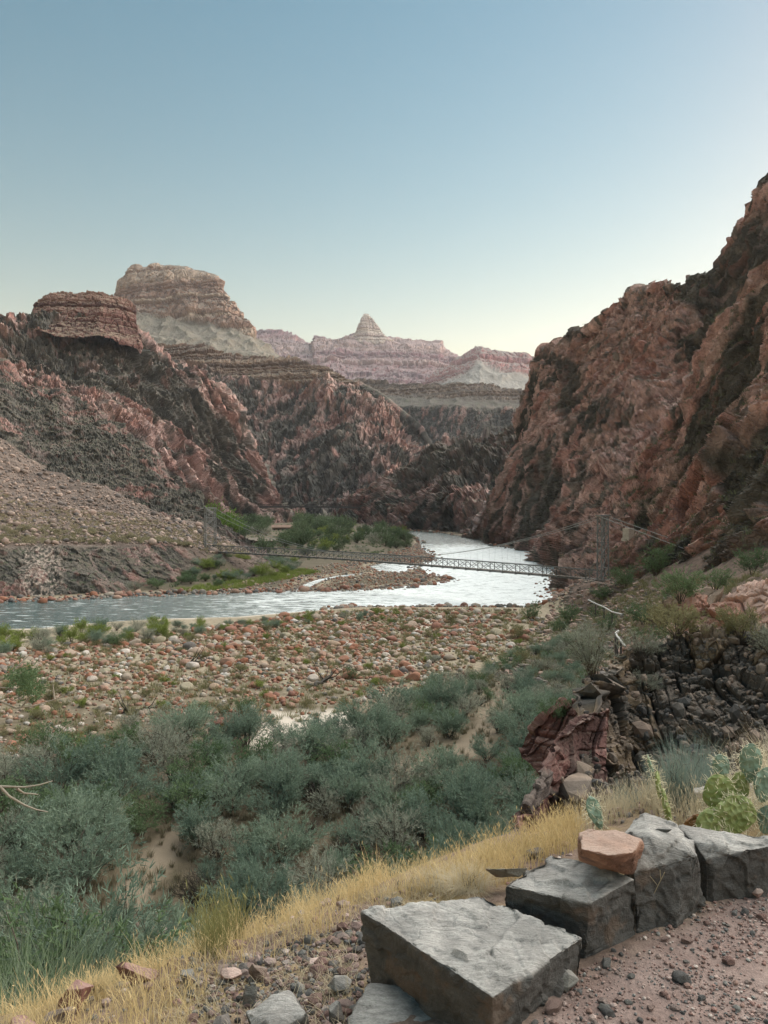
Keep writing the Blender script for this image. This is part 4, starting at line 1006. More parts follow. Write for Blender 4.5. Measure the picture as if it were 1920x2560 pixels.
M_bark = bark_mat('bark', (0.055, 0.045, 0.037), (0.12, 0.10, 0.08)); M_dead = bark_mat('dead_wood', (0.03, 0.027, 0.024), (0.075, 0.066, 0.058)); M_pale = bark_mat('pale_twig', (0.22, 0.19, 0.15), (0.38, 0.34, 0.28))
def plant(name, seed, leafm, barkm, nst=14, h=1.0, rad=.62, nspr=700, per=8, ll=.10, lw=.012, w=.012, subs=3, lean=1.0, spread=.07, up=.5, jit=.6, wig=.05, base_r=.12, leafname='foliage', stemname='stems'):
    """a plant about 1 m high, scaled when it is placed"""
    r = np.random.default_rng(seed)
    e = empty(name)
    mb, pts = stems(r, nst, h * .92, rad, base_r, w, lean, subs, wig=wig)
    KIDS[e.name] = [mb.build(stemname, barkm, e)]
    if nspr:
        V, T, tn = sprays(r, pts[pts[:, 2] > 0.12 * h], nspr, per, ll, lw, up, spread, jit)
        V[:, 2] = np.maximum(V[:, 2], 0.0)
        KIDS[e.name].append(mesh_np(leafname, V, tris=T, mat=leafm, attrs={'tint': tn}, parent=e))
    return e
used_proto = set()
def place(proto, loc, h, label, cat, group, rz=None, wide=1.0):
    rz = random.uniform(0, 6.28) if rz is None else rz
    if proto.name not in used_proto:
        used_proto.add(proto.name); o = proto; o.location = loc; o.rotation_euler = (0, 0, rz); o.scale = (h * wide, h * wide, h)
    else: o = copy_tree(proto, loc, rz, (h * wide, h * wide, h))
    for k in ('label', 'category', 'group'):
        if k in o: del o[k]
    return tag(o, label, cat, group)
tam = [plant('tamarisk_bush', 600 + k, M_tam, M_bark, nst=16, nspr=900, per=9, ll=.085, lw=.010, rad=.60 + .06 * k, spread=.06) for k in range(4)]
mes = [plant('mesquite_bush', 620 + k, M_mes, M_bark, nst=11, nspr=800, per=9, ll=.06, lw=.012, rad=.72, subs=5, spread=.06, up=.2, wig=.08) for k in range(3)]
gry = [plant('grey_bush', 640 + k, M_gry, M_bark, nst=22, nspr=520, per=8, ll=.09, lw=.008, rad=.66, subs=4, spread=.05, w=.010) for k in range(3)]
dead = [plant('bare_bush', 650 + k, M_gry, M_dead, nst=46, nspr=0, rad=.75, subs=6, w=.011, lean=1.0, stemname='branches') for k in range(2)]
oli = [plant('olive_shrub', 660 + k, M_oli, M_bark, nst=16, nspr=420, per=8, ll=.12, lw=.018, rad=.75, subs=1, spread=.08, w=.014) for k in range(3)]
yel = [plant('yellow_green_shrub', 670 + k, M_yel, M_bark, nst=16, nspr=460, per=8, ll=.12, lw=.016, rad=.62, subs=1, spread=.07, w=.012) for k in range(2)]
def min_dist(P, rad, rng, n):
    out = []; grid = {}
    for p, q in zip(P, rad):
        c = (int(p[0] // 4), int(p[1] // 4)); ok = True
        for i in (-1, 0, 1):
            for j in (-1, 0, 1):
                for (x, y, s) in grid.get((c[0] + i, c[1] + j), ()):
                    if (x - p[0]) ** 2 + (y - p[1]) ** 2 < (0.52 * (q + s)) ** 2: ok = False; break
        if ok:
            grid.setdefault(c, []).append((p[0], p[1], q)); out.append((p, q))
            if len(out) >= n: break
    return out
THK = [(-70, 1905), (120, 1900), (300, 1885), (480, 1850), (640, 1865), (850, 1850), (960, 1790), (1060, 1735), (1180, 1690), (1300, 1640), (1420, 1600), (1500, 1640), (1480, 1700), (1470, 1900), (1400, 2200), (1300, 2500), (900, 2900), (-200, 2900), (-200, 1950)]
TR1 = [(395, 2052), (478, 2062), (455, 2130), (420, 2200), (480, 2260), (520, 2300), (430, 2330), (330, 2270), (235, 2230), (245, 2150), (330, 2110)]
TR2 = [(900, 1900), (1010, 1880), (1110, 1870), (1190, 1790), (1240, 1730), (1280, 1740), (1240, 1830), (1190, 1910), (1080, 1935), (990, 1960), (930, 1990)]
TR3 = [(380, 1880), (620, 1870), (860, 1870), (840, 1900), (640, 1925), (420, 1915)]
P = pix_scatter(THK, 5000, 24, 125, rng)
px, py = proj(P)
P = P[~(inpoly(px, py, TR1) | inpoly(px, py, TR2) | inpoly(px, py, TR3)) & (P[:, 2] < 9)]
hs = rng.uniform(1.7, 3.6, len(P)) * (0.8 + 0.2 * sstep(90, 60, P[:, 1]))
sel = min_dist(P, hs * .66, rng, 280)
for p, q in sel:
    h = q / .62; r = rng.random(); px_, py_ = proj(p[None])
    if r < .52: pr, nm, cat = tam, 'blue green feathery tamarisk bush in the thicket on the flat', 'bush'
    elif r < .70: pr, nm, cat = mes, 'fresh green mesquite bush in the thicket on the flat', 'bush'
    elif r < .90: pr, nm, cat = gry, 'thin grey bush in the thicket on the flat', 'bush'
    else: pr, nm, cat = dead, 'bare dark brush in the thicket on the flat', 'bush'; h *= .6
    if py_[0] < 1780: h *= .72
    if inpoly(px_, py_, [(235, 2150), (530, 2150), (520, 2340), (230, 2320)]) and r < .93: h *= .5
    dep = 'near edge' if py_[0] > 2150 else 'heart' if py_[0] > 1930 else 'far edge'
    nm = nm.replace('in the thicket on the flat', 'at the %s of the thicket, ' % dep + spot(p)).replace('fresh green ', 'green ')
    place(pr[rng.integers(len(pr))], p, h, nm, cat, nm.split(' at the ')[0] + 'es, thicket ' + dep + ' ' + spot(p))
# low undergrowth of the thicket
def tuft_field(name, pts, hgt, mat, label, cat, seed, per=26, width=.02, lean=.8, spread=.35):
    r = np.random.default_rng(seed); n = len(pts)
    b = np.repeat(pts, per, 0); hh = np.repeat(hgt, per) * r.uniform(.5, 1.1, n * per)
    a = r.uniform(0, 6.28, n * per); rr_ = np.repeat(hgt, per) * spread * np.sqrt(r.uniform(0, 1, n * per))
    b = b + np.stack([np.cos(a) * rr_, np.sin(a) * rr_, 0 * a], 1)
    V, q, tn, _ = blades(r, b, hh, width, lean, 3, dirs=a + r.normal(size=n * per) * .5)
    return tag(mesh_np(name, V, q, mat=mat, attrs={'tint': tn}), label, cat, kind='stuff')
P = pix_scatter(THK, 2600, 26, 120, rng); P = P[P[:, 2] < 8]
tuft_field('dry_undergrowth', P, rng.uniform(.25, .7, len(P)), leaf_mat('undergrowth', (0.15, 0.135, 0.085), (0.26, 0.23, 0.15)), 'dry grass and litter between the thicket bushes', 'undergrowth', 71, 34, .022)
# tufts among the cobbles
P = pix_scatter(COB, 2600, 50, 165, rng); P = P[water_sd(P[:, 0], P[:, 1]) > 4]
n_ind = 190
P[:, 2] = ground_z(P[:, 0], P[:, 1], False)
for i, p in enumerate(P[:n_ind]):
    if rng.random() < .7: place(oli[i % 3], p, rng.uniform(.45, 1.0), 'small dry olive shrub growing among the river cobbles', 'shrub', 'small shrubs among the cobbles', wide=1.2)
    else: place(yel[i % 2], p, rng.uniform(.45, .95), 'small yellow green shrub growing among the river cobbles', 'shrub', 'yellow green shrubs among the cobbles', wide=1.1)
tuft_field('cobble_bar_grass', P[n_ind:2300], rng.uniform(.35, .8, len(P[n_ind:2300])), M_oli, 'dry olive tufts between the cobbles', 'grass tufts', 72, 40, .03, 1.0, .6)
for q, (x, y, h, kind) in enumerate([(610, 1790, 1.9, 0), (500, 1795, 1.7, 0), (880, 1700, 1.5, 0), (290, 1620, 2.4, 0), (1130, 1560, 1.6, 1), (420, 1840, 2.6, 2), (330, 1850, 2.4, 2), (690, 1850, 1.6, 3), (580, 1845, 2.1, 3), (520, 1855, 1.4, 3), (985, 1560, 1.2, 0), (780, 1545, 1.4, 0), (1210, 1720, 1.5, 1), (1080, 1660, 1.5, 2), (1330, 1550, 3.0, 0), (1400, 1585, 2.6, 0), (1290, 1600, 2.0, 1), (1490, 1545, 2.2, 0), (1370, 1640, 1.7, 2), (1300, 1660, 1.6, 1)]):
    pr = (mes, oli, gry, dead)[kind]; lb = ('dark green bush standing alone', 'olive bush standing alone', 'large grey bush', 'dark bare bush')[kind]
    where = ['beside the white flowered bush at the lower edge of the cobbles', 'with white blossoms at the lower edge of the cobbles', 'amid the cobbles near the driftwood', 'at the top left of the cobble bar', 'by the river edge near the bridge', 'left of the sand patch', 'at the lower left of the cobble bar', 'on the white sand patch', 'left half of the white sand patch', 'near the driftwood log', 'at the water edge below the bridge', 'at the water edge left of the bridge middle', 'on the bar between cobbles and thicket', 'on the right part of the bar', 'under the right bridge end at the shore', 'below the right bridge tower', 'where cobbles meet slope', 'by the sloping pipe rail', 'on the slope under the pipe rails', 'beside the track at the right of the cobbles'][q]
    place(pr[q % len(pr)], hit(x, y), h, lb.replace(' standing alone', '') + ' ' + where, 'bush', None)
# willows on the sandy edge at left
P = pix_scatter([(-60, 1590), (150, 1585), (420, 1567), (600, 1560), (760, 1548), (960, 1535), (960, 1548), (700, 1570), (420, 1600), (200, 1630), (-60, 1660)], 90, 100, 165, rng)
for i, p in enumerate(P):
    if water_sd(p[:1], p[1:2])[0] < 4.5: continue
    big_ = proj(p[None])[0][0] < 420
    place((gry, tam, yel)[i % 3][i % 2], p, rng.uniform(1.1, 2.6) if big_ else rng.uniform(.7, 1.5), 'grey green willow bush in the row along the sandy shore' if i % 3 < 2 else 'yellowish willow bush in the row along the sandy shore', 'bush', 'willows along the sandy shore' if i % 3 < 2 else 'yellowish willows along the sandy shore', wide=1.1)
# trees of the delta on the left bank
dl = [plant('delta_tree', 700 + k, M_del, M_bark, nst=12, nspr=420, per=7, ll=.10, lw=.030, rad=.75, subs=3, spread=.09, w=.02, leafname='crown', stemname='trunk') for k in range(4)]
dl += [plant('delta_tree', 704 + k, (M_gry, M_yel)[k], M_pale if k == 0 else M_bark, nst=14, nspr=(160, 380)[k], per=7, ll=.10, lw=.026, rad=.8, subs=4, spread=.09, w=.022, leafname='crown', stemname='trunk') for k in range(2)]
DEL = [(500, 1285), (620, 1300), (800, 1312), (930, 1320), (1000, 1335), (1045, 1352), (1040, 1370), (900, 1384), (760, 1398), (640, 1385), (560, 1360), (520, 1330)]
P = pix_scatter(DEL, 2600, 230, 900, rng); P = P[(water_sd(P[:, 0], P[:, 1]) > 6)]
px, py = proj(P); P = P[~inpoly(px, py, [(600, 1338), (705, 1338), (720, 1385), (600, 1375)]) & ~inpoly(px, py, [(670, 1304), (740, 1304), (745, 1345), (670, 1345)])]
sel = min_dist(P, rng.uniform(2.4, 5.0, len(P)) * (.7 + P[:, 1] / 600), rng, 230)
for i, (p, q) in enumerate(sel): place(dl[i % 6], p, q * rng.uniform(.65, 1.5) * (1.0 if i % 6 < 4 else .75), ('dark green', 'dark green', 'dark green', 'dark green', 'grey twiggy', 'yellowish')[i % 6] + ' tree in the grove behind the footbridge, ' + ('far' if p[1] > 420 else 'near') + ' part, ' + spot(p), 'tree', ('dark green', 'dark green', 'dark green', 'dark green', 'grey twiggy', 'yellowish')[i % 6] + ' grove trees, ' + ('far' if p[1] > 420 else 'near') + ' part, ' + spot(p), wide=1.15)
P = pix_scatter([(440, 1400), (560, 1395), (700, 1400), (760, 1412), (700, 1445), (560, 1468), (400, 1474), (300, 1480), (320, 1462), (430, 1440)], 170, 170, 330, rng)
for i, p in enumerate(P): place((mes, gry, yel, tam)[i % 4][i % 2], p, rng.uniform(1.2, 3.2), 'low green bush on the bank between bridge and river', 'bush', 'bushes on the left bank below the bridge', wide=1.25)
for k, (x, y, h) in enumerate([(545, 1318, 15.0), (580, 1325, 11.0), (515, 1312, 12.5)]):
    c = plant('cottonwood', 720 + k, M_bri, M_bark, nst=10, nspr=600, per=7, ll=.06, lw=.022, rad=.42, subs=5, spread=.07, w=.02, leafname='crown', stemname='trunk')
    place(c, W(x, y, 345 + 12 * k) * [1, 1, 0] + [0, 0, 8], h, ['tallest bright green cottonwood behind the left bridge tower', 'bright green cottonwood to the right of the tallest one', 'bright green cottonwood partly behind the left tower'][k], 'tree', None)
# yellow green bank grass
P = pix_scatter([(430, 1478), (520, 1462), (620, 1452), (700, 1436), (760, 1425), (800, 1432), (700, 1452), (600, 1472), (470, 1484)], 420, 170, 300, rng)
tuft_field('bank_grass', P, rng.uniform(.6, 1.3, len(P)), M_yel, 'bright yellow green grass along the left river bank', 'grass', 73, 40, .05, .5, .7)
# scrub on the scree slope
g3, N2, nb_ = LOFTS['scree_hill']; V3 = g3[nb_:].reshape(-1, 3); nz3 = N2[nb_:].reshape(-1, 3)[:, 2]
px, py = proj(V3); ok = (py > np.interp(px, *kx(cragF)) + 6) & (py < np.interp(px, *kx(scrF)) - 3) & (px < 620) & (px > -40)
id_ = np.flatnonzero(ok); wgt = (V3[id_, 1] / 200) ** 2; id_ = rng.choice(id_, 2400, p=wgt / wgt.sum(), replace=False)
P = V3[id_]; ordr = np.argsort(P[:, 1])
scr = [plant('scree_shrub', 740 + k, leaf_mat('scree_leaf%d' % k, (0.22, 0.20, 0.12), (0.36, 0.33, 0.21)), M_bark, nst=8, nspr=70, per=7, ll=.25, lw=.06, rad=.8, subs=0, spread=.14, w=.02) for k in range(3)]
for i, j in enumerate(ordr[:260]): place(scr[i % 3], P[j], rng.uniform(.6, 1.25), 'small dry shrub dotting the scree slope across the river', 'shrub', 'dry shrubs on the scree slope', wide=1.15)
tuft_field('scree_scrub', P[ordr[260:1300]], rng.uniform(.4, 1.0, 1040), leaf_mat('dry_scrub', (.24, .205, .13), (.36, .31, .20)), 'olive scrub dotted over the far scree slope', 'scrub', 74, 26, .10, 1.0, .6)
id_ = rng.choice(np.flatnonzero(ok), 3500, p=None, replace=False)
merged_stones('scree_stones', V3[id_], np.clip(rng.lognormal(math.log(.8), .5, 3500), .35, 3.2), 1, np.array([[.30, .22, .18], [.22, .17, .14], [.38, .29, .24], [.15, .13, .12]])[rng.choice(4, 3500)], stone_attr, 'stones strewn over the scree slope', 'scree', 595, 8, 6)
# scrub on the gorge walls
M_wall = leaf_mat('wall_scrub_leaf', (.085, .10, .06), (.17, .18, .11))
def wall_scrub(names, n, seed, hmin, hmax, label, up=0.35):
    r = np.random.default_rng(seed); A = []; 
    for nm in names:
        g_, n_, b_ = LOFTS[nm]; v = g_[b_:].reshape(-1, 3); z = n_[b_:].reshape(-1, 3)[:, 2]
        px, py = proj(v); k = np.flatnonzero((z > up) & (px > -20) & (px < 1940)); A.append(v[r.choice(k, min(n, len(k)), replace=False)])
    A = np.concatenate(A)
    return tuft_field('wall_scrub', A, r.uniform(hmin, hmax, len(A)) * (0.4 + A[:, 1] / 700), M_wall, label, 'scrub', seed, 16, .09, 1.0, .8)
wall_scrub(['gorge_cliff', 'cliff_rib'], 1500, 76, .7, 1.7, 'sparse scrub on the ledges of the right gorge wall')
wall_scrub(['gorge_spur', 'gorge_wall', 'gorge_buttress'], 900, 77, .8, 1.8, 'sparse scrub on the ledges of the left gorge walls')

P = pix_scatter([(1300, 1620), (1400, 1540), (1480, 1480), (1600, 1450), (1920, 1440), (1920, 1500), (1700, 1520), (1560, 1640), (1480, 1720), (1460, 1790), (1330, 1760)], 900, 28, 175, rng)
tuft_field('slope_scrub', P, rng.uniform(.3, 1.1, len(P)), M_oli, 'dry scrub on the slope below the right cliff', 'scrub', 78, 34, .045, 1.0, .6)
P = pix_scatter([(440, 1290), (820, 1310), (1040, 1345), (1040, 1375), (900, 1392), (760, 1402), (700, 1445), (430, 1472), (430, 1380)], 1500, 180, 800, rng)
P = P[water_sd(P[:, 0], P[:, 1]) > 5]
tuft_field('bank_scrub', P, rng.uniform(.5, 1.5, len(P)), M_del, 'low green scrub covering the left river bank', 'scrub', 79, 26, .11, 1.0, .7)

# ------------------------------------------------------------------ bridges and cabins
def flat_mat(name, c, rough=0.6, metal=0.0, var=0.25, sc=3.0):
    m, t, b = new_mat(name, rough, 0.4); n = NB(t)
    g = n.ramp(n.noise(n.obj(), sc, 5, .7), [(0.3, 1 - var), (0.7, 1 + var)])
    n.link(n.mix(1.0, tuple(c), g, 'MULTIPLY'), b.inputs['Base Color']); b.inputs['Metallic'].default_value = metal
    return m
M_steel = flat_mat('grey_steel', (0.20, 0.205, 0.20), 0.55, 0.2); M_trs = flat_mat('truss_steel', (0.10, 0.107, 0.107), 0.6, 0.1); M_conc = flat_mat('concrete', (0.42, 0.37, 0.31), .9); M_dkst = flat_mat('dark_steel', (0.055, 0.05, 0.047), .7)
M_wood = flat_mat('plank_deck', (0.16, 0.14, 0.12), .9); M_cabl = flat_mat('cable', (0.34, 0.35, 0.34), .5, .3)
A_ = np.array([-54.2, 240.0, 8.75]); B_ = np.array([43.5, 153.0, 8.2])         # deck ends at the towers
bd = (B_ - A_) / np.linalg.norm((B_ - A_)[:2]); pw = np.array([-bd[1], bd[0], 0.0])
SPAN = np.linalg.norm((B_ - A_)[:2])
E0 = A_ - bd * 4; E1 = B_ + bd * 2.5
sb = empty('suspension_footbridge', tuple(A_)); tag(sb, 'long silver grey suspension footbridge crossing the river between two lattice towers', 'footbridge')
def dk(s_, off=0.0, dz=0.0):
    """a point of the deck: s_ metres from the left tower, off metres across"""
    t = s_ / SPAN
    return A_ + bd * s_ + pw * off + np.array([0, 0, dz + 0.55 * math.sin(math.pi * min(max(t, 0), 1))])
mb = MB(A_); m2 = MB(A_); m3 = MB(A_)
npan = 40; st = SPAN / npan; TH = 2.1
for i in range(npan):
    a, b = i * st, (i + 1) * st
    mb.add([dk(a, -.75, -.75), dk(a, .75, -.75), dk(b, .75, -.75), dk(b, -.75, -.75), dk(a, -.75, -.83), dk(a, .75, -.83), dk(b, .75, -.83), dk(b, -.75, -.83)], [[0, 1, 2, 3], [7, 6, 5, 4], [0, 3, 7, 4], [1, 5, 6, 2]])
    for off in (-.85, .85):
        m2.bar(dk(a, off, .95), dk(b, off, .95), .13); m2.bar(dk(a, off, -1.05), dk(b, off, -1.05), .15)
        m2.bar(dk(a, off, -1.05), dk(a, off, .95), .13)
        m2.bar(dk(a, off, -1.05), dk(b, off, .95), .075); m2.bar(dk(a, off, .95), dk(b, off, -1.05), .075)
        m3.bar(dk(a, off, .0), dk(b, off, .0), .035); m3.bar(dk(a, off, .45), dk(b, off, .45), .035)
    m2.bar(dk(a, -1.15, -1.15), dk(a, 1.15, -1.15), .16)
KIDS[sb.name] = []
mb.build('deck', M_wood, sb); m2.build('truss', M_trs, sb); m3.build('rail', M_trs, sb)
def lattice_tower(base, top_z, foot_near, foot_far, name, hw=2.0):
    m = MB(A_); legs = []
    for side, fz in ((-1, foot_near), (1, foot_far)):
        for fw in (-.45, .45):
            p = base + pw * hw * side + bd * fw
            a = np.array([p[0], p[1], fz]); b = np.array([p[0], p[1], top_z]) - pw * .25 * side
            m.bar(a, b, .26)
            legs.append((side, fw, a, b))
    for side in (-1, 1):
        l = [q for q in legs if q[0] == side]
        for k in range(9):
            t0, t1 = k / 9, (k + 1) / 9
            p, q = l[k % 2], l[1 - k % 2]
            m.bar(p[2] + (p[3] - p[2]) * t0, q[2] + (q[3] - q[2]) * t1, .09)
    for fw in (-.45, .45):
        l = [q for q in legs if q[1] == fw]; p, q = l
        f = lambda L, z: L[2] + (L[3] - L[2]) * ((z - L[2][2]) / (L[3][2] - L[2][2]))
        zs = np.linspace(base[2] + 1.6, top_z - .2, 5)
        for k in range(5):
            m.bar(f(p, zs[k]), f(q, zs[k]), .13)
            if k < 4:
                m.bar(f(p, zs[k]), f(q, zs[k + 1]), .10); m.bar(f(q, zs[k]), f(p, zs[k + 1]), .10)
        m.bar(f(p, base[2] - 1.0), f(q, base[2] - 1.0), .16)
        m.bar(f(p, base[2] - 1.0), f(q, base[2] + 1.6), .10); m.bar(f(q, base[2] - 1.0), f(p, base[2] + 1.6), .10)
    m.box(base * [1, 1, 0] + [0, 0, top_z + .12] , (1.2, 4.3, .25), math.atan2(bd[1], bd[0]))
    o = m.build('tower', M_steel, sb)
    mf = MB(A_)
    for side, fz in ((-1, foot_near), (1, foot_far)):
        p = base + pw * hw * side
        mf.box([p[0], p[1], fz - .9], (1.5, 1.1, 2.0), math.atan2(bd[1], bd[0]))
    f_ = mf.build('footing', M_conc, sb); f_.parent = o
    return o
lattice_tower(A_, 21.3, 7.3, 8.2, 'tower'); lattice_tower(B_, 20.0, 7.1, 7.3, 'tower', 1.6)
TA, TB = 21.3, 20.0
for off in (-1.85, 1.85):
    c = MB(A_)
    t = np.linspace(0, 1, 60); s_ = t * SPAN
    zc = TA + (TB - TA) * t - 4 * (11.4) * t * (1 - t)
    pts = np.array([dk(a, off * (1 if q < 0 else 1), 0) * [1, 1, 0] + [0, 0, z] for a, z, q in zip(s_, zc, t)])
    pts = pts - pw * (np.sign(off) * 0.8 * (4 * t * (1 - t)))[:, None]
    c.tube(pts, .05, 5)
    an = B_ + bd * 17 + pw * off * 1.5; an[2] = 14.3
    c.tube([pts[-1], an], .06, 5)
    an = A_ - bd * 22 + pw * off; an[2] = 19.0
    c.tube([pts[0], an], .06, 5)
    c.build('cable', M_cabl, sb)
    h_ = MB(A_)
    for i in range(1, npan):
        a = i * st; z = np.interp(a, s_, zc); p = dk(a, np.sign(off) * .9, .9)
        k = int(a / SPAN * 59); q = pts[k] + (pts[min(k + 1, 59)] - pts[k]) * (a / SPAN * 59 - k)
        h_.bar(p, q, .018)
    h_.build('hangers', M_cabl, sb)
ab = MB(); p = W(1571, 1333, 168); ab.box(p, (1.9, 1.6, 2.2), .6); ab.box(p + [0, 0, -1.4], (2.3, 2.0, .7), .6)
tag(ab.build('anchor_block', M_conc), 'pale concrete anchor block set in the cliff right of the tower', 'anchor block')
# distant dark bridge
LB = W(650, 1268, 860); RB = W(908, 1270, 860)
bb = empty('dark_footbridge', tuple(LB)); tag(bb, 'distant dark suspension bridge spanning the gorge behind the grove', 'footbridge')
m = MB(LB); d = MB(LB)
for i in range(44):
    a = LB + (RB - LB) * i / 44; b = LB + (RB - LB) * (i + 1) / 44
    sag = lambda t: np.array([0, 0, -1.2 * (1 - (2 * t - 1) ** 2) * -0.6])
    a = a + sag(i / 44); b = b + sag((i + 1) / 44)
    d.bar(a, b, 1.8, 1.5)
    for z in (1.2, 3.0): m.bar(a + [0, 0, z], b + [0, 0, z], .5)
    m.bar(a, a + [0, 0, 3.3], .35); m.bar(a, b + [0, 0, 3.0], .22)
KIDS[bb.name] = []
d.build('deck', M_dkst, bb); m.build('railing', M_dkst, bb)
for px_ in (838,):
    m = MB(LB); p = W(px_, 1274, 858)
    for o_ in (-2.2, 2.2): m.bar(p + [o_, 0, -11], p + [o_, 0, 7], .9)
    m.bar(p + [-2.6, 0, 6.6], p + [2.6, 0, 6.6], .8); m.build('tower', M_dkst, bb)
m = MB(LB); m.bar(W(907, 1271, 860), W(907, 1303, 860), .9); m.bar(W(901, 1271, 860), W(901, 1302, 860), .5); m.build('pier', M_dkst, bb)
def cabin(name, base, w, d, h, rz, roofc, wallc, label, wins):
    e = empty(name, tuple(base), rz); tag(e, label, 'cabin')
    m = MB(); m.box([0, 0, h / 2 - .5], (w, d, h + 1)); m.build('wall', flat_mat(name + '_wall', wallc, .9), e)
    r_ = MB(); ov = .7; rh = h * .48
    V = [(-w / 2 - ov, -d / 2 - ov, h), (w / 2 + ov, -d / 2 - ov, h), (w / 2 + ov, d / 2 + ov, h), (-w / 2 - ov, d / 2 + ov, h), (-w / 2 - ov, 0, h + rh), (w / 2 + ov, 0, h + rh)]
    V2 = [(x, y, z - .25) for x, y, z in V]
    r_.add(V + V2, [[0, 1, 5, 4], [2, 3, 4, 5], [7, 6, 10, 11], [9, 8, 11, 10], [0, 6, 7, 1], [2, 8, 9, 3]], [[3, 0, 4], [1, 2, 5]])
    r_.build('roof', flat_mat(name + '_roof', roofc, .9, 0, .3, .6), e)
    for k in range(wins):
        x = -w / 2 + w * (k + .5) / wins
        f = MB(); f.box([x, -d / 2 - .04, h * .55], (w / wins * .5, .1, h * .42)); fo = f.build('window', flat_mat(name + '_frame', (.32, .28, .23), .8), e)
        g_ = MB(); g_.box([x, -d / 2 - .10, h * .55], (w / wins * .4, .06, h * .32)); go = g_.build('pane', M_glass, fo)
    return e
M_glass = flat_mat('window_glass', (0.03, 0.035, 0.04), .15)
cabin('ranch_cabin', [*W(707, 1329, 600)[:2], W(707, 1331, 600)[2]], 16.0, 8, 4.0, .12, (.20, .13, .095), (.20, .145, .11), 'brown gabled cabin with a row of windows among the grove trees', 5)
cabin('ranch_hut', [*W(631, 1356, 385)[:2], W(631, 1360, 385)[2]], 5.2, 5, 2.2, -.1, (.20, .17, .13), (.11, .085, .065), 'small flat brown hut left of the dark cabin behind the bridge', 1)
cabin('ranch_cabin', [*W(668, 1360, 375)[:2], W(668, 1364, 375)[2]], 9.6, 5, 2.5, -.12, (.21, .175, .135), (.10, .08, .062), 'low dark cabin just behind the left part of the footbridge', 3)
# pipes beside the trail
M_pipe = flat_mat('pale_pipe', (.34, .34, .32), .6, .1)
def pipe(label, pts, rad):
    e = empty('trail_pipe', tuple(W(*pts[0]))); tag(e, label, 'pipe')
    P_ = [W(*p) for p in pts]; m = MB(P_[0]); m.tube(P_, rad, 8); m.build('pipe', M_pipe, e, True)
    for p in P_[1:-1]:
        m = MB(P_[0]); m.bar(p - [0, 0, 1.6], p, .12); m.build('post', M_dkst, e)
pipe('upper pale pipe rail slanting down the slope below the bridge tower', [(1471, 1500, 118), (1489, 1509, 114), (1510, 1518, 110), (1530, 1530, 106), (1557, 1537, 102)], .12)
pipe('lower pale pipe rail curving down toward the dark outcrop', [(1546, 1577, 52), (1539, 1583, 51), (1543, 1591, 50), (1552, 1602, 49), (1563, 1616, 48)], .07)

# ------------------------------------------------------------------ driftwood on the bar
def log(label, a, b, rad, seed):
    r = np.random.default_rng(seed); A, B = hit(*a), hit(*b)
    e = empty('driftwood_log', tuple(A)); tag(e, label, 'driftwood')
    t = np.linspace(0, 1, 9)[:, None]; c = A + (B - A) * t + r.normal(size=(9, 3)) * rad * .5 + [0, 0, rad * .9]
    m = MB(A); m.tube(c, rad * (1 - .6 * t[:, 0]) * r.uniform(.8, 1.2, 9), 7); m.build('log', M_dead, e, True)
    for k in range(5):
        i = r.integers(1, 7); m = MB(A); dd = r.normal(size=3); dd[2] = abs(dd[2]); dd += (B - A) / np.linalg.norm(B - A); dd /= np.linalg.norm(dd)
        m.tube([c[i], c[i] + dd * rad * 5, c[i] + dd * rad * 9 + [0, 0, rad * 2]], [rad * .3, rad * .2, rad * .08], 5); m.build('branch', M_dead, e)
log('dark driftwood log in the middle of the cobbles', (468, 1668), (530, 1652), .24, 1)
log('dark driftwood log leaning up at the right of the cobbles', (790, 1725), (832, 1692), .26, 2)
log('split grey driftwood log at the lower edge of the cobbles', (310, 1785), (378, 1778), .22, 3)

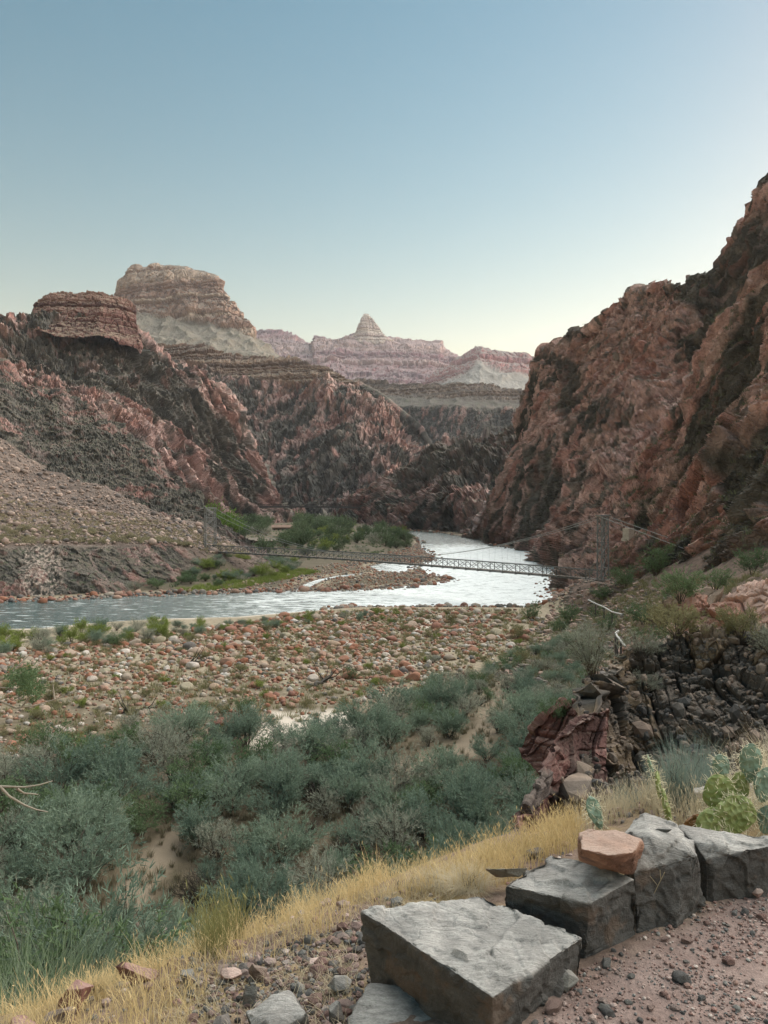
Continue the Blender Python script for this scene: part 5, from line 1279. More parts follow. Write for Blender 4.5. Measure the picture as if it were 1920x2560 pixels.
# ------------------------------------------------------------------ foreground stones
def hull_rock(name, pts, mat, label, cat='boulder', e_len=.03, seed=0, chip=.012, bev=.018, slab=0.0, group=None, grain=1.0, nrm=None):
    """an angular stone: the hull of corner points, with broken edges, chips and thin layers"""
    pts = np.asarray(pts, float); c0 = pts.mean(0)
    bm = bmesh.new()
    for p in pts: bm.verts.new(p - c0)
    r = bmesh.ops.convex_hull(bm, input=bm.verts[:])
    bmesh.ops.delete(bm, geom=[v for v in bm.verts if not v.link_faces], context='VERTS')
    bmesh.ops.dissolve_limit(bm, angle_limit=math.radians(7), verts=bm.verts[:], edges=bm.edges[:])
    if bev: bmesh.ops.bevel(bm, geom=bm.edges[:] + bm.verts[:], offset=bev, segments=2, profile=.6, affect='EDGES', clamp_overlap=True)
    for _ in range(9):
        bmesh.ops.triangulate(bm, faces=[f for f in bm.faces if len(f.verts) > 3])
        lg = [e for e in bm.edges if e.calc_length() > e_len * 1.35]
        if not lg or len(bm.verts) > 90000: break
        bmesh.ops.subdivide_edges(bm, edges=lg, cuts=1)
    bmesh.ops.triangulate(bm, faces=[f for f in bm.faces if len(f.verts) > 3])
    bm.normal_update()
    V = np.array([v.co[:] for v in bm.verts]); N = np.array([v.normal[:] for v in bm.verts]); T = np.array([[v.index for v in f.verts] for f in bm.faces])
    bm.free()
    P = V.astype(np.float32) + seed * 3.1
    up = np.clip(N[:, 2], 0, 1) ** 2
    q = gnoise(P * [3.2, 3.2, 9] + 7, seed + 1) + .5 * gnoise(P * [9, 9, 30], seed + 2)
    lay = np.floor(q * 3.5) / 3.5
    f1, e1, r1 = facet(P / .16, seed + 3, 1.1); f2, e2, r2 = facet(P / .05, seed + 4, 1.1)
    f0, e0, r0 = facet(P / .38, seed + 14, 1.0)
    d = chip * (.8 * f0 * (1 - .7 * up) + .9 * f1 + .38 * f2 * (1 - .55 * up) + 1.2 * fbm(P / .22, 4, seed + 5)) + slab * lay * up + .35 * chip * ridged(P / .06, 3, seed + 6) * (1 - .7 * up)
    # edges crumble a little
    V2 = V + N * d[:, None]
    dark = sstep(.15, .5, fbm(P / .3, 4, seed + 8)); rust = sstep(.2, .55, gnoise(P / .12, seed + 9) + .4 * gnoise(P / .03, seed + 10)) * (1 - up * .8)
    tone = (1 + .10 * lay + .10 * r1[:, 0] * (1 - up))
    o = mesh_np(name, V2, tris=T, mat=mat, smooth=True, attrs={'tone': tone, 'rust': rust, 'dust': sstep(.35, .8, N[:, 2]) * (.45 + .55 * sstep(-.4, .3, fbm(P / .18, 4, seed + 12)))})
    o.location = c0
    return tag(o, label, cat, group)
def slate_mat(name, base, rustc, dust_toplightc, sc=1.0, rough=.62):
    m, t, b = new_mat(name, rough, .35); n = NB(t)
    v = n.obj((1, 1, 2.2)); st = n.obj((1.0, 3.2, 1.0), (0, 0, .6))
    g1 = n.noise(v, 6 * sc, 7, .7); g2 = n.noise(st, 22 * sc, 6, .75); g3 = n.noise(v, 120 * sc, 4, .8)
    c = n.mix(n.ramp(g1, [(.35, 0), (.68, 1)]), tuple(np.array(base) * .72), tuple(np.array(base) * 1.35))
    c = n.mix(n.math('MULTIPLY', n.attr('rust'), .75), c, tuple(rustc))
    c = n.mix(n.math('MULTIPLY', n.attr('dust'), n.ramp(g2, [(.34, .35), (.6, 1.0)])), c, tuple(dust_toplightc))  # paler upward faces: part weathering, part sky light put into the colour
    tn = n.n('ShaderNodeCombineColor'); [n.link(n.attr('tone'), tn.inputs[k]) for k in range(3)]
    c = n.mix(1.0, c, tn.outputs[0], 'MULTIPLY')
    c = n.mix(1.0, c, n.ramp(g3, [(.3, .80), (.7, 1.2)]), 'MULTIPLY')
    n.link(c, b.inputs['Base Color'])
    ck = n.ramp(n.voro(n.obj((1, 2.4, 1), (0, 0, .5)), 3.2 * sc, 'DISTANCE_TO_EDGE'), [(0.0, 0), (0.015, 1)])
    h = n.math('ADD', n.math('MULTIPLY', g2, .010), n.math('ADD', n.math('MULTIPLY', g1, .02), n.math('ADD', n.math('MULTIPLY', g3, .002), n.math('MULTIPLY', ck, .002))))
    n.bump(h, .9, 1.0, b); n.link(n.ramp(g2, [(.3, rough - .12), (.7, rough + .2)]), b.inputs['Roughness'])
    return m
M_slate = slate_mat('dark_slate', (.080, .078, .072), (.12, .085, .06), (.43, .42, .39))  # pale tops over dark sides: weathering plus painted sky light contrast
M_orange = slate_mat('orange_stone', (.27, .155, .105), (.13, .075, .055), (.40, .30, .245), 1.2)
M_redst = slate_mat('red_stone', (.24, .115, .095), (.14, .07, .06), (.40, .27, .23), 1.2)
M_brown = slate_mat('brown_stone', (.15, .105, .08), (.10, .075, .06), (.24, .19, .155), 1.2)
M_pinkst = slate_mat('pink_stone', (.36, .24, .20), (.22, .13, .10), (.52, .42, .36), 1.3)
M_greyst = slate_mat('grey_stone', (.19, .19, .17), (.20, .13, .09), (.33, .32, .29), 1.5)
def D(px, py, drop): return W(px, py, drop * F / (py - 1265.0))
def dn(p, z, out=(0, 0)): return np.array([p[0] + out[0], p[1] + out[1], z])
zb = 20.05
T1, T2, T3, T4, T5 = D(905, 2279, 1.51), D(1209, 2238, 1.51), D(1459, 2343, 1.51), D(1232, 2492, 1.51), D(958, 2335, 1.53)
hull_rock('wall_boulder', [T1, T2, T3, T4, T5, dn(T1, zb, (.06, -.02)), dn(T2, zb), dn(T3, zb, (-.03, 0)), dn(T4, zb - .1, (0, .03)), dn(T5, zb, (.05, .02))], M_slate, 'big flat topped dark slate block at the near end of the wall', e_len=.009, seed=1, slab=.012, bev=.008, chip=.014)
T1, T2, T3, T4, T5 = D(1258, 2210, 1.46), D(1377, 2137, 1.45), D(1490, 2160, 1.45), D(1588, 2197, 1.45), D(1472, 2260, 1.46)
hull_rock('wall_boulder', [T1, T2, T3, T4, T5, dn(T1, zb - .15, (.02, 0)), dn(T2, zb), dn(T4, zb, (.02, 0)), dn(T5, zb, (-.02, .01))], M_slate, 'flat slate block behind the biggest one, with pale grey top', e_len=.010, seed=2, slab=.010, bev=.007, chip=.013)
pts = [D(1608, 2028, 1.34), D(1560, 2086, 1.37), D(1690, 2062, 1.36), D(1738, 2094, 1.37), D(1626, 2094, 1.345), D(1705, 2100, 1.36), D(1748, 2140, 1.40), D(1583, 2185, 1.45)]
pts += [dn(D(1600, 2190, 1.42), zb), dn(D(1616, 2322, 1.65), zb), dn(D(1765, 2246, 1.65), zb), dn(D(1735, 2085, 1.38), zb), dn(D(1590, 2070, 1.38), zb)]
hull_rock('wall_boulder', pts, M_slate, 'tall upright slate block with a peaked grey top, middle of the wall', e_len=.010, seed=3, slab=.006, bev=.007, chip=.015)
pts = [D(1695, 2066, 1.43), D(1816, 2079, 1.43), D(2010, 2104, 1.43), D(2010, 2112, 1.45), D(1863, 2126, 1.44), D(1785, 2180, 1.52), D(1735, 2105, 1.43), D(1762, 2150, 1.48)]
pts += [dn(D(1772, 2258, 1.65), zb), dn(D(1925, 2190, 1.65), zb), dn(D(2010, 2170, 1.65), zb), dn(D(1750, 2090, 1.45), zb), dn(D(2010, 2095, 1.47), zb)]
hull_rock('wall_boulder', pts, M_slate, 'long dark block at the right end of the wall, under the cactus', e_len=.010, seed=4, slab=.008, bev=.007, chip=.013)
pts = [D(1448, 2084, 1.29), D(1472, 2074, 1.28), D(1539, 2073, 1.28), D(1598, 2100, 1.29), D(1450, 2122, 1.28), D(1520, 2140, 1.275), D(1588, 2132, 1.29), D(1604, 2112, 1.32), D(1452, 2148, 1.38), D(1505, 2168, 1.41), D(1579, 2186, 1.435), D(1465, 2095, 1.42), D(1595, 2112, 1.42)]
hull_rock('wall_boulder', pts, M_orange, 'orange brown stone lying on top of the slate wall', e_len=.012, seed=5, slab=.002, bev=.010, chip=.010)
pts = [D(926, 2464, 1.70), D(1043, 2472, 1.70), D(1195, 2558, 1.72), D(1190, 2680, 1.78), D(862, 2700, 1.80), D(872, 2548, 1.74), D(886, 2500, 1.73)]
pts += [dn(p, 19.6) for p in pts[:]]
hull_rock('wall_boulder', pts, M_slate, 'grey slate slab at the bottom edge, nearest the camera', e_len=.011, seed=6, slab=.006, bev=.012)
hull_rock('loose_slab', [D(1636, 2072, 1.335), D(1660, 2066, 1.335), D(1682, 2074, 1.335), D(1640, 2078, 1.345), D(1670, 2082, 1.35)] , M_slate, 'tiny flat slate chip lying on the upright block', 'stone', e_len=.01, seed=7, bev=.003, chip=.003)
hull_rock('loose_slab', [D(1215, 2172, 1.78), D(1320, 2170, 1.80), D(1300, 2192, 1.84), D(1240, 2196, 1.86), D(1215, 2176, 1.86), D(1318, 2174, 1.88)], M_greyst, 'thin flat grey slab in the grass behind the wall', 'stone', e_len=.02, seed=8, bev=.004, chip=.006)
def rock_at(name, px, pyb, wpx, hpx, mat, label, seed, tilt=0.0, deep=.8, squash=1.0, group=None, cat='rock', n=14, sink=.15):
    p = hit(px, pyb); s = p[1] / F; r = np.random.default_rng(seed)
    v = r.normal(size=(n, 3)); v /= np.linalg.norm(v, axis=1, keepdims=True); v *= r.uniform(.85, 1.1, (n, 1))
    v = v * [wpx * s / 2, wpx * s / 2 * deep, hpx * s / 2]
    ca, sa = math.cos(tilt), math.sin(tilt); v = np.stack([v[:, 0] * ca - v[:, 2] * sa, v[:, 1], v[:, 0] * sa + v[:, 2] * ca], 1)
    sz = max(wpx, hpx) * s
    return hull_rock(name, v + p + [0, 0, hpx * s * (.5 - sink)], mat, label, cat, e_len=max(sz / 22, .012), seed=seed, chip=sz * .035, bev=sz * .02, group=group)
rock_at('edge_boulder', 330, 2415, 92, 125, M_brown, 'upright brown boulder at the slope edge, lower left', 31, .25, .7)
rock_at('edge_boulder', 340, 2455, 120, 62, M_redst, 'dark red rock in front of the upright brown boulder', 32, -.4)
rock_at('edge_boulder', 262, 2432, 60, 52, M_brown, 'small brown rock left of the upright brown boulder', 33, .2)
rock_at('edge_boulder', 192, 2520, 110, 80, M_redst, 'reddish brown rock behind the dry tumbleweed', 34, .5)
rock_at('edge_boulder', 150, 2575, 100, 70, M_brown, 'dark brown rock at the bottom left corner', 35, .4)
rock_at('edge_boulder', 60, 2600, 110, 60, M_redst, 'dark red rock cut by the bottom left corner', 54, -.2)
rock_at('edge_boulder', 440, 2372, 160, 66, M_pinkst, 'long pink rock right of the upright brown boulder', 36, -.35, .6)
rock_at('edge_boulder', 555, 2350, 120, 34, M_pinkst, 'low pale pink slab in the golden grass', 37, -.2)
rock_at('edge_boulder', 640, 2275, 90, 50, M_pinkst, 'pale pink rock on the crest of the golden grass slope', 38, -.3)
rock_at('edge_boulder', 583, 2290, 26, 24, M_greyst, 'small grey round rock beside the crest rock', 39)
rock_at('edge_boulder', 420, 2400, 70, 40, M_greyst, 'dark grey rock between pink rock and dry grass', 40, .3)
rock_at('edge_boulder', 640, 2335, 60, 26, M_pinkst, 'small pink rock in the middle of the golden grass', 41, -.1)
rock_at('rubble_rock', 470, 2470, 46, 60, M_greyst, 'pale grey pointed stone standing in the rubble', 42, .2)
rock_at('rubble_rock', 645, 2455, 54, 62, M_brown, 'rust brown stone in the rubble below the grass', 43, .3)
rock_at('rubble_rock', 575, 2455, 56, 36, M_pinkst, 'pink stone left of the rust brown stone', 44)
rock_at('rubble_rock', 625, 2515, 42, 70, M_greyst, 'thin upright grey green slab in the rubble', 45, -.25, .4)
rock_at('rubble_rock', 700, 2585, 190, 110, M_slate, 'large dark slate rock cut by the bottom edge, left of the slab', 46, .1)
rock_at('rubble_rock', 845, 2560, 60, 70, M_slate, 'dark slate rock beside the slab at the bottom edge', 47, .2)
rock_at('rubble_rock', 745, 2490, 36, 34, M_greyst, 'grey round stone near the middle of the rubble', 48)
rock_at('rubble_rock', 850, 2480, 64, 44, M_greyst, 'grey blue stone below the big slate block', 49)
rock_at('rubble_rock', 1410, 2470, 70, 55, M_greyst, 'grey flat stone leaning on the foot of the biggest block', 50, .4)
rock_at('trail_rock', 1930, 2222, 90, 60, M_brown, 'brown rock at the right edge on the path', 51)
rock_at('trail_rock', 1895, 2245, 34, 30, M_pinkst, 'pink stone beside the brown rock on the path', 52)
rock_at('white_rock', 1830, 2020, 200, 110, slate_mat('white_stone', (.50, .46, .43), (.4, .33, .27), (.62, .60, .57), 1.3), 'pale whitish rock behind the prickly pear', 53, -.15)
# rubble and pebbles
PEB = np.array([[.25, .155, .13], [.31, .22, .19], [.37, .285, .25], [.13, .13, .125], [.20, .20, .185], [.42, .36, .32], [.21, .14, .115], [.12, .11, .10]])
mats_p = [slate_mat('pebble_%s' % nm, tuple(PEB[k]), tuple(PEB[k] * .6), tuple(np.minimum(PEB[k] * 1.35, .7)), 3.0) for k, nm in ((0, 'brick'), (1, 'rose'), (2, 'pink'), (3, 'charcoal'), (4, 'grey'))]
pb = []
for k in range(5):
    v, f = stone_shape(3, 800 + k, .5, 14)
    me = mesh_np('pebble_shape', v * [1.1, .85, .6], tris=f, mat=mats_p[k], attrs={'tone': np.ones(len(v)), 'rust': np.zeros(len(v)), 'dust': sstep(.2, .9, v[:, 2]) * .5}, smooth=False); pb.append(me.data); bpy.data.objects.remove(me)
def ground_pts(n, poly, y0, y1):
    P = pix_scatter(poly, n, y0, y1, rng); P[:, 2] = ground_z(P[:, 0], P[:, 1]); return P
PATHP = [(1180, 2700), (1330, 2560), (1420, 2450), (1620, 2325), (1770, 2262), (1990, 2185), (2000, 2700)]
RUBP = [(480, 2700), (470, 2470), (560, 2420), (720, 2360), (900, 2300), (950, 2420), (940, 2480), (860, 2700)]
SLP = [(100, 2700), (200, 2500), (400, 2400), (620, 2290), (900, 2230), (1250, 2180), (1440, 2100), (1450, 2140), (1240, 2210), (900, 2320), (860, 2700)]
nm_ = ['brick red', 'rose', 'pale pink', 'charcoal', 'grey']
P = np.concatenate([ground_pts(150, PATHP, 2.2, 4.6), ground_pts(120, RUBP, 2.3, 4.5)])
for i, p in enumerate(P):
    k = int(rng.integers(5)); s = float(np.clip(rng.lognormal(math.log(.010 if i < 150 else .016), .5), .005, .04))
    o = boulder_obj('pebble', pb[k], p + [0, 0, s * .35], s, rng.uniform(0, 6.28), rng.uniform(-.3, .3))
    wh = 'on the dusty path right of the wall' if i < 150 else 'in the rubble left of the wall'
    x_ = proj(p[None])[0][0]; wh2 = (', nearer part' if p[1] < 2.9 else ', farther part')
    tag(o, ('larger ' if s > .013 else 'small ') + nm_[k] + ' pebble ' + wh + wh2, 'pebble', ('larger ' if s > .013 else 'small ') + nm_[k] + ' pebbles ' + wh + wh2)
P = ground_pts(9000, PATHP, 2.0, 5.5); P = P[rng.random(len(P)) < .45 + 1.1 * fbm(P * [1, 1, 0] / .35, 3, 811)]
merged_stones('path_gravel', P, np.clip(rng.lognormal(math.log(.0065), .55, len(P)), .003, .028), 1, PEB[rng.choice(8, len(P), p=[.2, .2, .15, .08, .1, .05, .15, .07])], stone_attr, 'fine pink and grey gravel of the dusty path', 'gravel', 810, 10, 8, sink=.2, smooth=False)
P = ground_pts(5200, RUBP + [], 2.0, 5.5); P = P[rng.random(len(P)) < .5 + .9 * fbm(P * [1, 1, 0] / .3, 3, 812)]
merged_stones('slope_rubble', P, np.clip(rng.lognormal(math.log(.012), .6, len(P)), .005, .07), 1, PEB[rng.choice(8, len(P))] * .66, stone_attr, 'loose rubble on the slope left of the wall', 'rubble', 820, 10, 8, sink=.2, smooth=False)
P = ground_pts(2600, SLP, 2.0, 8)
merged_stones('grass_slope_rubble', P, np.clip(rng.lognormal(math.log(.022), .6, len(P)), .008, .12), 1, PEB[rng.choice(8, len(P))], stone_attr, 'stones half hidden in the golden grass', 'rubble', 830, 10, 8, sink=.25, smooth=False)
P = pix_scatter([(1480, 2060), (1560, 1960), (1700, 1900), (1960, 1820), (1960, 2060), (1700, 2060)], 2500, 4, 16, rng)
merged_stones('slope_stones', P, np.minimum(np.clip(rng.lognormal(math.log(.06), .55, len(P)), .02, .3), P[:, 1] * .011), 2, np.array([[.13, .115, .10], [.20, .15, .12], [.27, .20, .16]])[rng.choice(3, len(P))], stone_attr, 'dark stones on the slope behind the cactus', 'rubble', 840, 8, 12, blocky=True, smooth=False)
Q = np.stack([rng.uniform(1.5, 7, 5000), rng.uniform(-2, 6, 5000), np.zeros(5000)], 1); Q = Q[(wall_s(Q[:, 0], Q[:, 1]) < .1)]; px, py = proj(np.maximum(Q, [-99, .2, -99]) * [1, 1, 0] + [0, 0, 20.35]); Q = Q[(px > 1960) | (Q[:, 1] < 2)]
Q[:, 2] = ground_z(Q[:, 0], Q[:, 1])
merged_stones('path_gravel', Q, np.clip(rng.lognormal(math.log(.012), .6, len(Q)), .004, .05), 1, PEB[rng.choice(8, len(Q))], stone_attr, 'gravel of the path beyond the right edge', 'gravel', 812, 10, 8, sink=.2, smooth=False)
Q = np.stack([rng.uniform(1.8, 9, 1500), rng.uniform(2, 12, 1500), np.zeros(1500)], 1); px, py = proj(Q); s_ = wall_s(Q[:, 0], Q[:, 1]); Q = Q[(s_ > .25) & (s_ < 3.5) & (px > 1930)]; Q[:, 2] = ground_z(Q[:, 0], Q[:, 1])
tuft_field('slope_tufts', Q, rng.uniform(.12, .4, len(Q)), M_straw, 'dry tufts behind the wall toward the right', 'grass tufts', 98, 40, .005, .9, .6)
# blocks fallen round the dark outcrop
g3, N2, nb_ = LOFTS['dark_outcrop']; V3 = g3[nb_:].reshape(-1, 3); nz3 = N2[nb_:].reshape(-1, 3)[:, 2]
id_ = np.flatnonzero(nz3 > .35); id_ = rng.choice(id_, 1900, replace=False)
merged_stones('outcrop_rubble', V3[id_], np.clip(rng.lognormal(math.log(.16), .6, len(id_)), .06, np.where(proj(V3[id_])[0] < 1490, .22, .8)), 1, np.array([[.12, .105, .09], [.18, .145, .115], [.25, .19, .15], [.09, .085, .08]])[rng.choice(4, len(id_))], stone_attr, 'broken blocks lying on the ledges of the dark outcrop', 'rubble', 850, 12, 12, smooth=False, blocky=True, flat=(.7, 1.3))

# ------------------------------------------------------------------ grass in the foreground
r = np.random.default_rng(91)
GR = [(-100, 2720), (0, 2560), (130, 2520), (240, 2470), (400, 2400), (560, 2330), (640, 2270), (760, 2235), (900, 2215), (1100, 2185), (1250, 2150), (1440, 2080), (1450, 2125), (1330, 2150), (1250, 2190), (1200, 2232), (1000, 2255), (900, 2275), (850, 2330), (700, 2395), (600, 2430), (520, 2480), (470, 2560), (420, 2720)]
def grass(name, poly, n, y0, y1, h, w, lean, mat, label, seed, clump=.25, seeds=True, hn=.5, cat='grass'):
    r = np.random.default_rng(seed); P = ground_pts(n, poly, y0, y1)
    cl = fbm(P * [1, 1, 0] / clump, 2, seed); P = P[r.random(len(P)) < .45 + 1.0 * cl]
    cl = fbm(P * [1, 1, 0] / clump, 2, seed)
    hh = h * r.uniform(.45, 1.1, len(P)) * (1 + hn * cl)
    V, q, tn, tip = blades(r, P - [0, 0, .01], hh, w, lean, 4, curve=.8, droop=.25)
    mesh = [V]; Q = [q]; tt = [tn]; o = len(V)
    if seeds:
        k = r.random(len(tip)) < .35; c = tip[k]; N = len(c); dz = np.array([0, 0, 1.0]); L = h * .16
        D_ = r.normal(size=(N, 3)) * .35 + dz; D_ /= np.linalg.norm(D_, axis=1, keepdims=True); S = np.cross(D_, r.normal(size=(N, 3))); S /= np.linalg.norm(S, axis=1, keepdims=True)
        wv = w * 1.9
        v = np.stack([c - D_ * L * .6, c + S * wv * .5, c + D_ * L * .5, c - S * wv * .5], 1).reshape(-1, 3); i = np.arange(N)[:, None] * 4
        mesh.append(v); Q.append(i + [0, 1, 2, 3] + o); tt.append(np.repeat(r.uniform(.5, 1, N), 4))
    return tag(mesh_np(name, np.concatenate(mesh), np.concatenate(Q), mat=mat, attrs={'tint': np.concatenate(tt)}), label, cat, kind='stuff')
grass('golden_grass', GR, 52000, 2.2, 9, .17, .0028, .85, M_gold, 'dry golden grass along the edge of the slope', 92, .22, True, .9)
grass('crest_grass', [(1020, 2205), (1250, 2125), (1450, 2045), (1470, 2130), (1350, 2165), (1270, 2200), (1200, 2240), (1050, 2250)], 17000, 3.0, 8, .19, .0032, .8, M_gold, 'golden grass on the crest behind the slate wall', 97, .2, True, .6)
grass('dry_litter', [(300, 2720), (420, 2440), (900, 2240), (1250, 2170), (1230, 2240), (900, 2300), (870, 2720)], 15000, 2.0, 6, .07, .0025, 1.6, M_straw, 'straw litter lying between the stones', 93, .4, False)
grass('behind_wall_grass', [(1440, 2090), (1500, 2040), (1640, 2010), (1960, 2030), (1960, 2110), (1700, 2075), (1600, 2040), (1450, 2100)], 7000, 3.0, 6.5, .24, .0030, .7, M_straw, 'pale dry grass behind the wall', 94)
grass('green_grass', [(480, 2400), (520, 2300), (640, 2250), (680, 2290), (600, 2370), (540, 2420)], 1700, 3, 8, .34, .0032, .5, leaf_mat('weed', (.16, .17, .07), (.30, .28, .12)), 'taller olive green grass on the crest', 95, .3)
# stand of tall green reeds at the lower left, as separate clumps
M_reed = leaf_mat('reed_leaf', (.10, .145, .085), (.24, .30, .18), .6, .3); M_reed2 = leaf_mat('reed_leaf_grey', (.11, .14, .10), (.29, .33, .24), .6, .3)
def reed(seed, n, h, rad, mat, name='reed_clump', w=.007, lean=.5, nm2='leaves'):
    r = np.random.default_rng(seed); a = r.uniform(0, 6.28, n); q = rad * np.sqrt(r.uniform(0, 1, n)) * .55
    b = np.stack([np.cos(a) * q, np.sin(a) * q, 0 * a], 1)
    V, f, tn, tip = blades(r, b, r.uniform(.5, 1.05, n) * h, w, lean, 6, dirs=a + r.normal(size=n) * .8, curve=1.2, droop=.3)
    e = empty(name); KIDS[e.name] = [mesh_np(nm2, V, f, mat=mat, attrs={'tint': tn}, parent=e)]
    mb, pts = stems(r, 12, h * .8, rad * .6, rad * .3, .012, 1.0, 2, wig=.04); KIDS[e.name].append(mb.build('stems', M_bark, e)); return e
rp = [reed(900 + k, 900, 1.0, .75, (M_reed, M_reed2)[k], w=.0075, lean=.95) for k in range(2)]
for q, (x, Y, h) in enumerate([(40, 10.5, 3.1), (160, 11.5, 3.0), (-60, 9.5, 2.4), (230, 13, 3.2), (90, 8.8, 2.2), (290, 14.5, 2.9)]):
    X = (x - 960) / F * Y; p = np.array([X, Y, gz(X, Y) - .1])
    place(rp[(q // 2) % 2] if q in (0, 2, 4) else (mes[1], tam[0], tam[2])[(q - 1) // 2], p, h * (.8 if q in (0, 2, 4) else .95), ('tall green reedy bush' if q in (0, 2, 4) else 'leafy green bush') + ' at the bottom left corner, ' + ['second from the left edge', 'third from the left edge', 'cut by the left edge', 'beside the red rocks', 'nearest to the camera', 'rightmost, behind the upright brown boulder'][q], 'bush', None, wide=.9)
tw = reed(910, 900, 1.0, .6, M_gold, 'tumbleweed', w=.006, lean=1.4, nm2='twigs'); place(tw, hit(235, 2500), .10, 'round dry tumbleweed in front of the reddish rocks', 'tumbleweed', None, wide=1.5)
tw2 = reed(911, 1300, 1.0, .6, M_straw, 'dead_grass_clump', w=.006, lean=1.3, nm2='twigs')
place(tw2, hit(1170, 2232), .13, 'grey tangled clump of dead grass behind the biggest block', 'grass clump', None, wide=1.6)
place(tw2, hit(318, 2052), 1.1, 'pale dry grass clump on the sandy clearing of the thicket', 'grass clump', None, wide=1.2)
place(tw2, hit(1085, 2222), .10, 'smaller grey tangle of dead grass left of the large one', 'grass clump', None, wide=1.6)
# shrubs of the slope behind the wall
bt = reed(912, 700, 1.0, .5, leaf_mat('bluegreen', (.17, .23, .20), (.30, .37, .32)), 'blue_green_broom', w=.004, lean=.35, nm2='stalks')
for q, (x, y, Y, h) in enumerate([(1720, 2050, 5.0, .52), (1665, 2050, 5.6, .45), (1580, 2040, 6.5, .5), (1760, 2040, 5.8, .5)]):
    X = (x - 960) / F * Y; place(bt, [X, Y, gz(X, Y) - .02], h, 'blue green broom clump behind the wall, ' + ['left of the big cactus', 'right of the thin upright cactus', 'left of the thin upright cactus', 'partly hidden by the big cactus'][q], 'bush', None)
slope_list = [(1480, 1690, 36, 2.2, gry), (1600, 1650, 28, 1.3, gry), (1660, 1560, 50, 1.9, oli), (1690, 1595, 44, 1.5, oli), (1610, 1735, 24.5, 1.0, gry), (1800, 1740, 17, 1.3, yel), (1760, 1830, 14, 1.3, gry), (1880, 1760, 13, 1.4, gry), (1690, 1890, 12, 1.0, gry), (1560, 1960, 13, 1.2, gry), (1480, 1960, 18, .7, mes), (1540, 1890, 18, .6, yel), (1870, 1900, 9, 1.0, gry), (1640, 1820, 18, 1.1, gry), (1900, 1850, 10, 1.1, mes), (1880, 1440, 62, 4.0, mes), (1790, 1470, 62, 2.6, mes), (1640, 1440, 150, 5.5, mes), (1560, 1475, 140, 4.5, mes), (1610, 1560, 75, 2.6, mes), (1520, 1580, 95, 3.2, mes), (1700, 1510, 80, 3.0, mes), (1630, 1620, 66, 2.0, mes), (1470, 1600, 120, 3.0, gry), (1420, 1560, 135, 3.4, mes), (1500, 1500, 140, 3.0, mes), (1850, 1600, 38, 1.4, oli), (1400, 2010, 21, .6, mes), (1390, 1800, 33, 1.2, mes), (1930, 1640, 26, 1.3, gry)]
wheres = ['above the red knob', 'with pale flowers on top of the dark outcrop', 'on the pink ledge, straw coloured', 'below the straw coloured one on the pink ledge', 'in the upper left of the dark outcrop', 'in the right part of the dark outcrop', 'in the centre right below the outcrop', 'at the right edge above the big cactus', 'behind the dead branches', 'at the foot of the outcrop slabs', 'at the lower left foot of the outcrop', 'in the cleft of the dark outcrop', 'just left above the big cactus', 'in the middle of the dark outcrop', 'behind the tallest cactus pad', 'on the skyline of the pink ledge at the right edge', 'above the pink ledge middle', 'at the cliff foot right of the bridge tower', 'beside the bridge trail', 'on the brown knoll', 'left of the brown knoll', 'right shoulder of the brown knoll', 'under the brown knoll beside the lower pipe', 'on the slope left of the upper pipe', 'at the shore right end', 'under the right bridge tower', 'at the right end of the pink ledge', 'on the lower red spur', 'on the red knob', 'top right of the dark outcrop']
def surf(x, y, Yg):
    """a point near depth Yg on whatever surface stands there"""
    best = None; tgt = W(x, y, Yg)
    for nm in ('dark_outcrop', 'pink_ledge', 'red_spur', 'red_knob', 'dark_knoll'):
        v = LOFTS[nm][0][LOFTS[nm][2]:].reshape(-1, 3); px, py = proj(v); d_ = np.hypot(px - x, py - y); k = d_.argmin()
        if d_[k] < 9 and abs(v[k, 1] - Yg) < Yg * .3: return v[k]
    return hit(x, y, Yg * .6)
for q, (x, y, Y, h, pr) in enumerate(slope_list):
    place(pr[q % len(pr)], surf(x, y, Y), h, pr[0].name.replace('_', ' ').split('.')[0] + ' ' + wheres[q], 'bush', None)
# bare white branches behind the cactus
def branchy(name, p, h, seed, mat, label, n=14, rad=.9, w=.010, subs=7, lean=1.0):
    r = np.random.default_rng(seed); e = empty(name, tuple(p)); mb, pts = stems(r, n, h, h * rad, .05, w, lean, subs, 5, .06); mb.build('branches', mat, e); return tag(e, label, 'dead shrub')
for q, (x, y, Y, h, n) in enumerate([(1800, 1990, 6.2, .62, 10), (1735, 1990, 7.0, .6, 9), (1900, 1960, 7.5, .9, 9), (1660, 1960, 8.5, .7, 8)]):
    X = (x - 960) / F * Y
    branchy('dead_shrub', [X, Y, gz(X, Y)], h, 930 + q, M_pale if q != 2 else M_bark, ['bare pale branched shrub directly behind the big cactus', 'bare pale shrub left of the big cactus', 'dark branched shrub above the big cactus at the right', 'bare pale shrub behind the thin upright cactus'][q], n)

